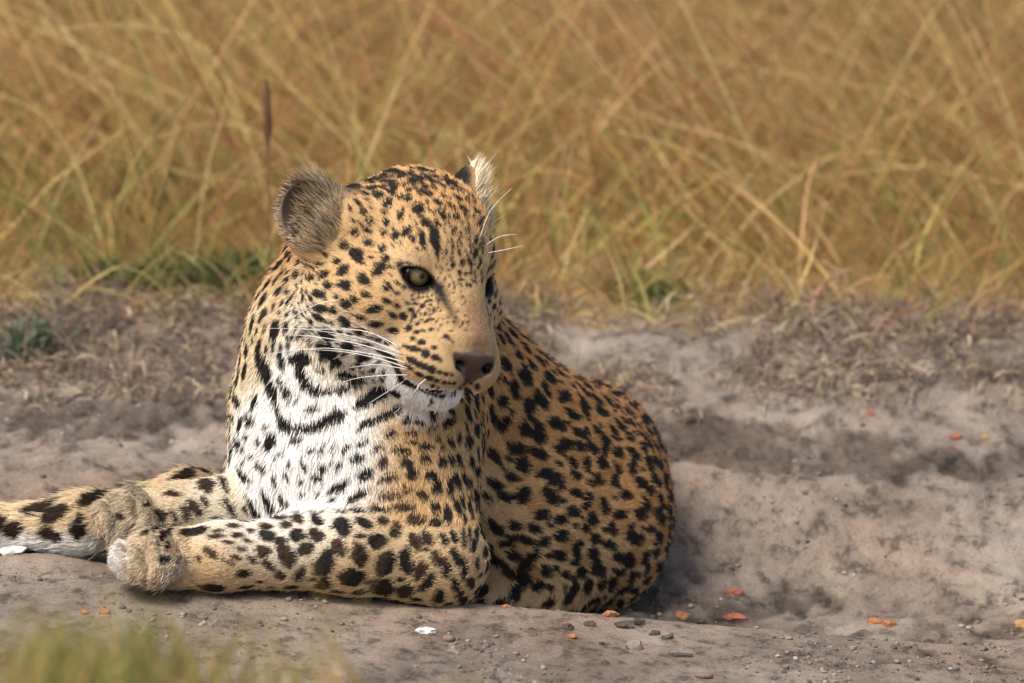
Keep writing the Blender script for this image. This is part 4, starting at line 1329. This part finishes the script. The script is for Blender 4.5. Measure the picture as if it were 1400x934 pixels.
SM = {'orange': stone_mat('orange_stone', (.40, .175, .085), (.24, .11, .06)), 'red': stone_mat('red_stone', (.36, .13, .08), (.24, .08, .05)),
      'white': stone_mat('white_stone', (.80, .77, .74), (.55, .50, .46)), 'brown': stone_mat('brown_stone', (.24, .165, .125), (.16, .11, .09)),
      'dark': stone_mat('dark_clod', (.10, .08, .066), (.05, .042, .036)), 'grey': stone_mat('grey_stone', (.27, .23, .20), (.17, .14, .12)), 'yellow': stone_mat('ochre_stone', (.42, .26, .11), (.30, .18, .08))}
CLD = ('dark crumbly clod of earth on the pale soil', 'clod', 'dark clods of earth')
STN = [(115, 839, 6, 5, 4, 'orange', 'smaller of two orange pebbles side by side in front of the paws', 'stone', None),
       (143, 839, 9, 5, 5, 'orange', 'larger of two orange pebbles side by side in front of the paws', 'stone', None),
       (835, 843, 11, 7, 6, 'orange', 'orange stone on the soil rim right under the leopard rump', 'stone', 'orange stones on the soil'), (931, 847, 12, 8, 8, 'orange', 'peaked orange stone on the soil rim where the hollow begins', 'stone', 'orange stones on the soil'), (783, 873, 7, 5, 5, 'orange', 'small orange pebble lying in front of the dark earth clods', 'stone', 'orange stones on the soil'), (691, 832, 6, 4, 4, 'orange', 'tiny orange pebble at the foot of the crease between shoulder and flank', 'stone', 'orange stones on the soil'),
       (1004, 814, 13, 7, 7, 'red', 'red stone with pointed end in the hollow beside the rump', 'stone', None),
       (1006, 846, 15, 8, 5, 'red', 'flat red stone just behind the soil rim', 'stone', None),
       (1196, 853, 13, 8, 6, 'orange', 'pale orange stone touching another one behind the soil rim', 'stone', None),
       (1216, 857, 10, 8, 7, 'orange', 'darker orange stone touching a paler one behind the soil rim', 'stone', None),
       (1397, 860, 12, 8, 9, 'yellow', 'ochre yellow stone on the soil rim', 'stone', None),
       (1191, 566, 8, 5, 4, 'red', 'small dark red stone high on the soil bank', 'stone', None), (1306, 600, 9, 6, 5, 'red', 'brownish red stone on the dark band of the bank', 'stone', None),
       (1348, 600, 8, 6, 5, 'yellow', 'small ochre stone on the dark band of the bank', 'stone', None),
       (14, 758, 17, 12, 9, 'white', 'jagged white stone flake on the earth mound under the tail', 'stone', None),
       (582, 865, 13, 9, 5, 'white', 'flat white stone on the soil in front of the leopard elbow', 'stone', None),
       (614, 876, 9, 8, 6, 'brown', 'smooth rounded brown pebble next to the white stone', 'stone', None), (619, 895, 7, 6, 5, 'grey', 'dull grey pebble below the smooth brown one', 'stone', None),
       (776, 861, 8, 6, 6, 'dark', 'round dark earth clod just above the small orange pebble', 'clod', 'dark clods of earth'), (854, 858, 14, 8, 6, 'dark', 'long dark earth clod lying on the rim under the rump, largest of its kind', 'clod', 'dark clods of earth'), (872, 855, 9, 6, 7, 'dark', 'taller dark earth clod touching the end of the longest one', 'clod', 'dark clods of earth'), (806, 856, 9, 6, 5, 'dark', *CLD), (895, 868, 9, 7, 5, 'dark', *CLD),
       (913, 874, 8, 6, 5, 'dark', *CLD), (827, 909, 6, 5, 4, 'dark', 'lone small dark clod below the angular grey stone', 'clod', 'dark clods of earth'), (822, 882, 4, 3.5, 3.5, 'dark', 'tiny round black crumb of earth beside the angular grey stone', 'clod', 'dark clods of earth'),
       (867, 888, 12, 8, 9, 'grey', 'angular upright grey stone in front of the dark clods', 'stone', None),
       (927, 898, 19, 8, 3.5, 'dark', 'long flat dark flake lying on the pale soil', 'clod', None), (962, 926, 13, 8, 5, 'brown', 'broad brown stone sunk in the soil', 'stone', None)]
for i, (u, v, a, b, c, k, lab, cat, grp) in enumerate(STN):
    g = sight_to_ground(u, v)
    sub = 2
    me = stone_mesh(i + 1, a / S, b / S * 1.2, c / S, sub, {'white': .6, 'dark': .75, 'grey': .6, 'brown': .25}.get(k, .5))
    me.materials.append(SM[k])
    if k in ('brown',): me.polygons.foreach_set('use_smooth', np.ones(len(me.polygons), bool))
    o = link({'dark': 'earth_clod'}.get(k, 'stone'), me)
    o.location = (g[0], g[1], g[2] + c / S * .45); o.rotation_euler = (0, 0, random.uniform(-.5, .5))
    tag(o, lab, cat, grp)

# uncountable crumbs of earth and grit
def crumbs():
    n = 45000
    bmx = bmesh.new(); bmesh.ops.create_icosphere(bmx, subdivisions=1, radius=1)
    bmx.verts.ensure_lookup_table()
    V0 = np.array([v.co[:] for v in bmx.verts]); F0 = np.array([[v.index for v in f.verts] for f in bmx.faces]); bmx.free()
    x = rng.uniform(-.75, .75, n); y = np.where(rng.random(n) < .55, rng.uniform(-.75, 0, n), rng.uniform(0, .8, n))
    keep = noise_np(np.stack([x, y, x * 0], 1), 9.0, 71, 3) > rng.uniform(.0, .5, n)
    x, y = x[keep], y[keep]; n = len(x)
    s_ = (.0005 + .0027 * rng.random(n) ** 8)
    Vv = V0[None] * (1 + rng.normal(0, .26, (n, len(V0), 1))) * (s_[:, None, None] * np.array([1.2, 1.2, .8]))
    a = rng.uniform(0, 6.28, n); c, si = np.cos(a)[:, None], np.sin(a)[:, None]
    X = Vv[:, :, 0] * c - Vv[:, :, 1] * si; Y = Vv[:, :, 0] * si + Vv[:, :, 1] * c
    Vv[:, :, 0] = X + x[:, None]; Vv[:, :, 1] = Y + y[:, None]; Vv[:, :, 2] += (ground_h(x, y) + s_ * .4)[:, None]
    F = (F0[None] + (np.arange(n) * len(V0))[:, None, None]).reshape(-1, 3)
    m = Mat('grit'); at_ = m.n('ShaderNodeAttribute', attribute_name='col'); m.l(at_.outputs['Color'], m.b.inputs['Base Color']); m.b.inputs['Roughness'].default_value = .95
    me = mesh_np('soil_crumbs', Vv.reshape(-1, 3), F, m.m, smooth=False)
    pal = np.array([[.28, .225, .18], [.19, .15, .125], [.10, .082, .07], [.33, .27, .22], [.14, .115, .095]])
    cc = pal[rng.integers(0, len(pal), n)] * rng.uniform(.7, 1.2, (n, 1))
    vcol(me, np.repeat(cc, len(V0), 0))
    tag(link('soil_crumbs', me), 'loose crumbs of earth and grit scattered on the soil', 'grit', kind='stuff')
crumbs()
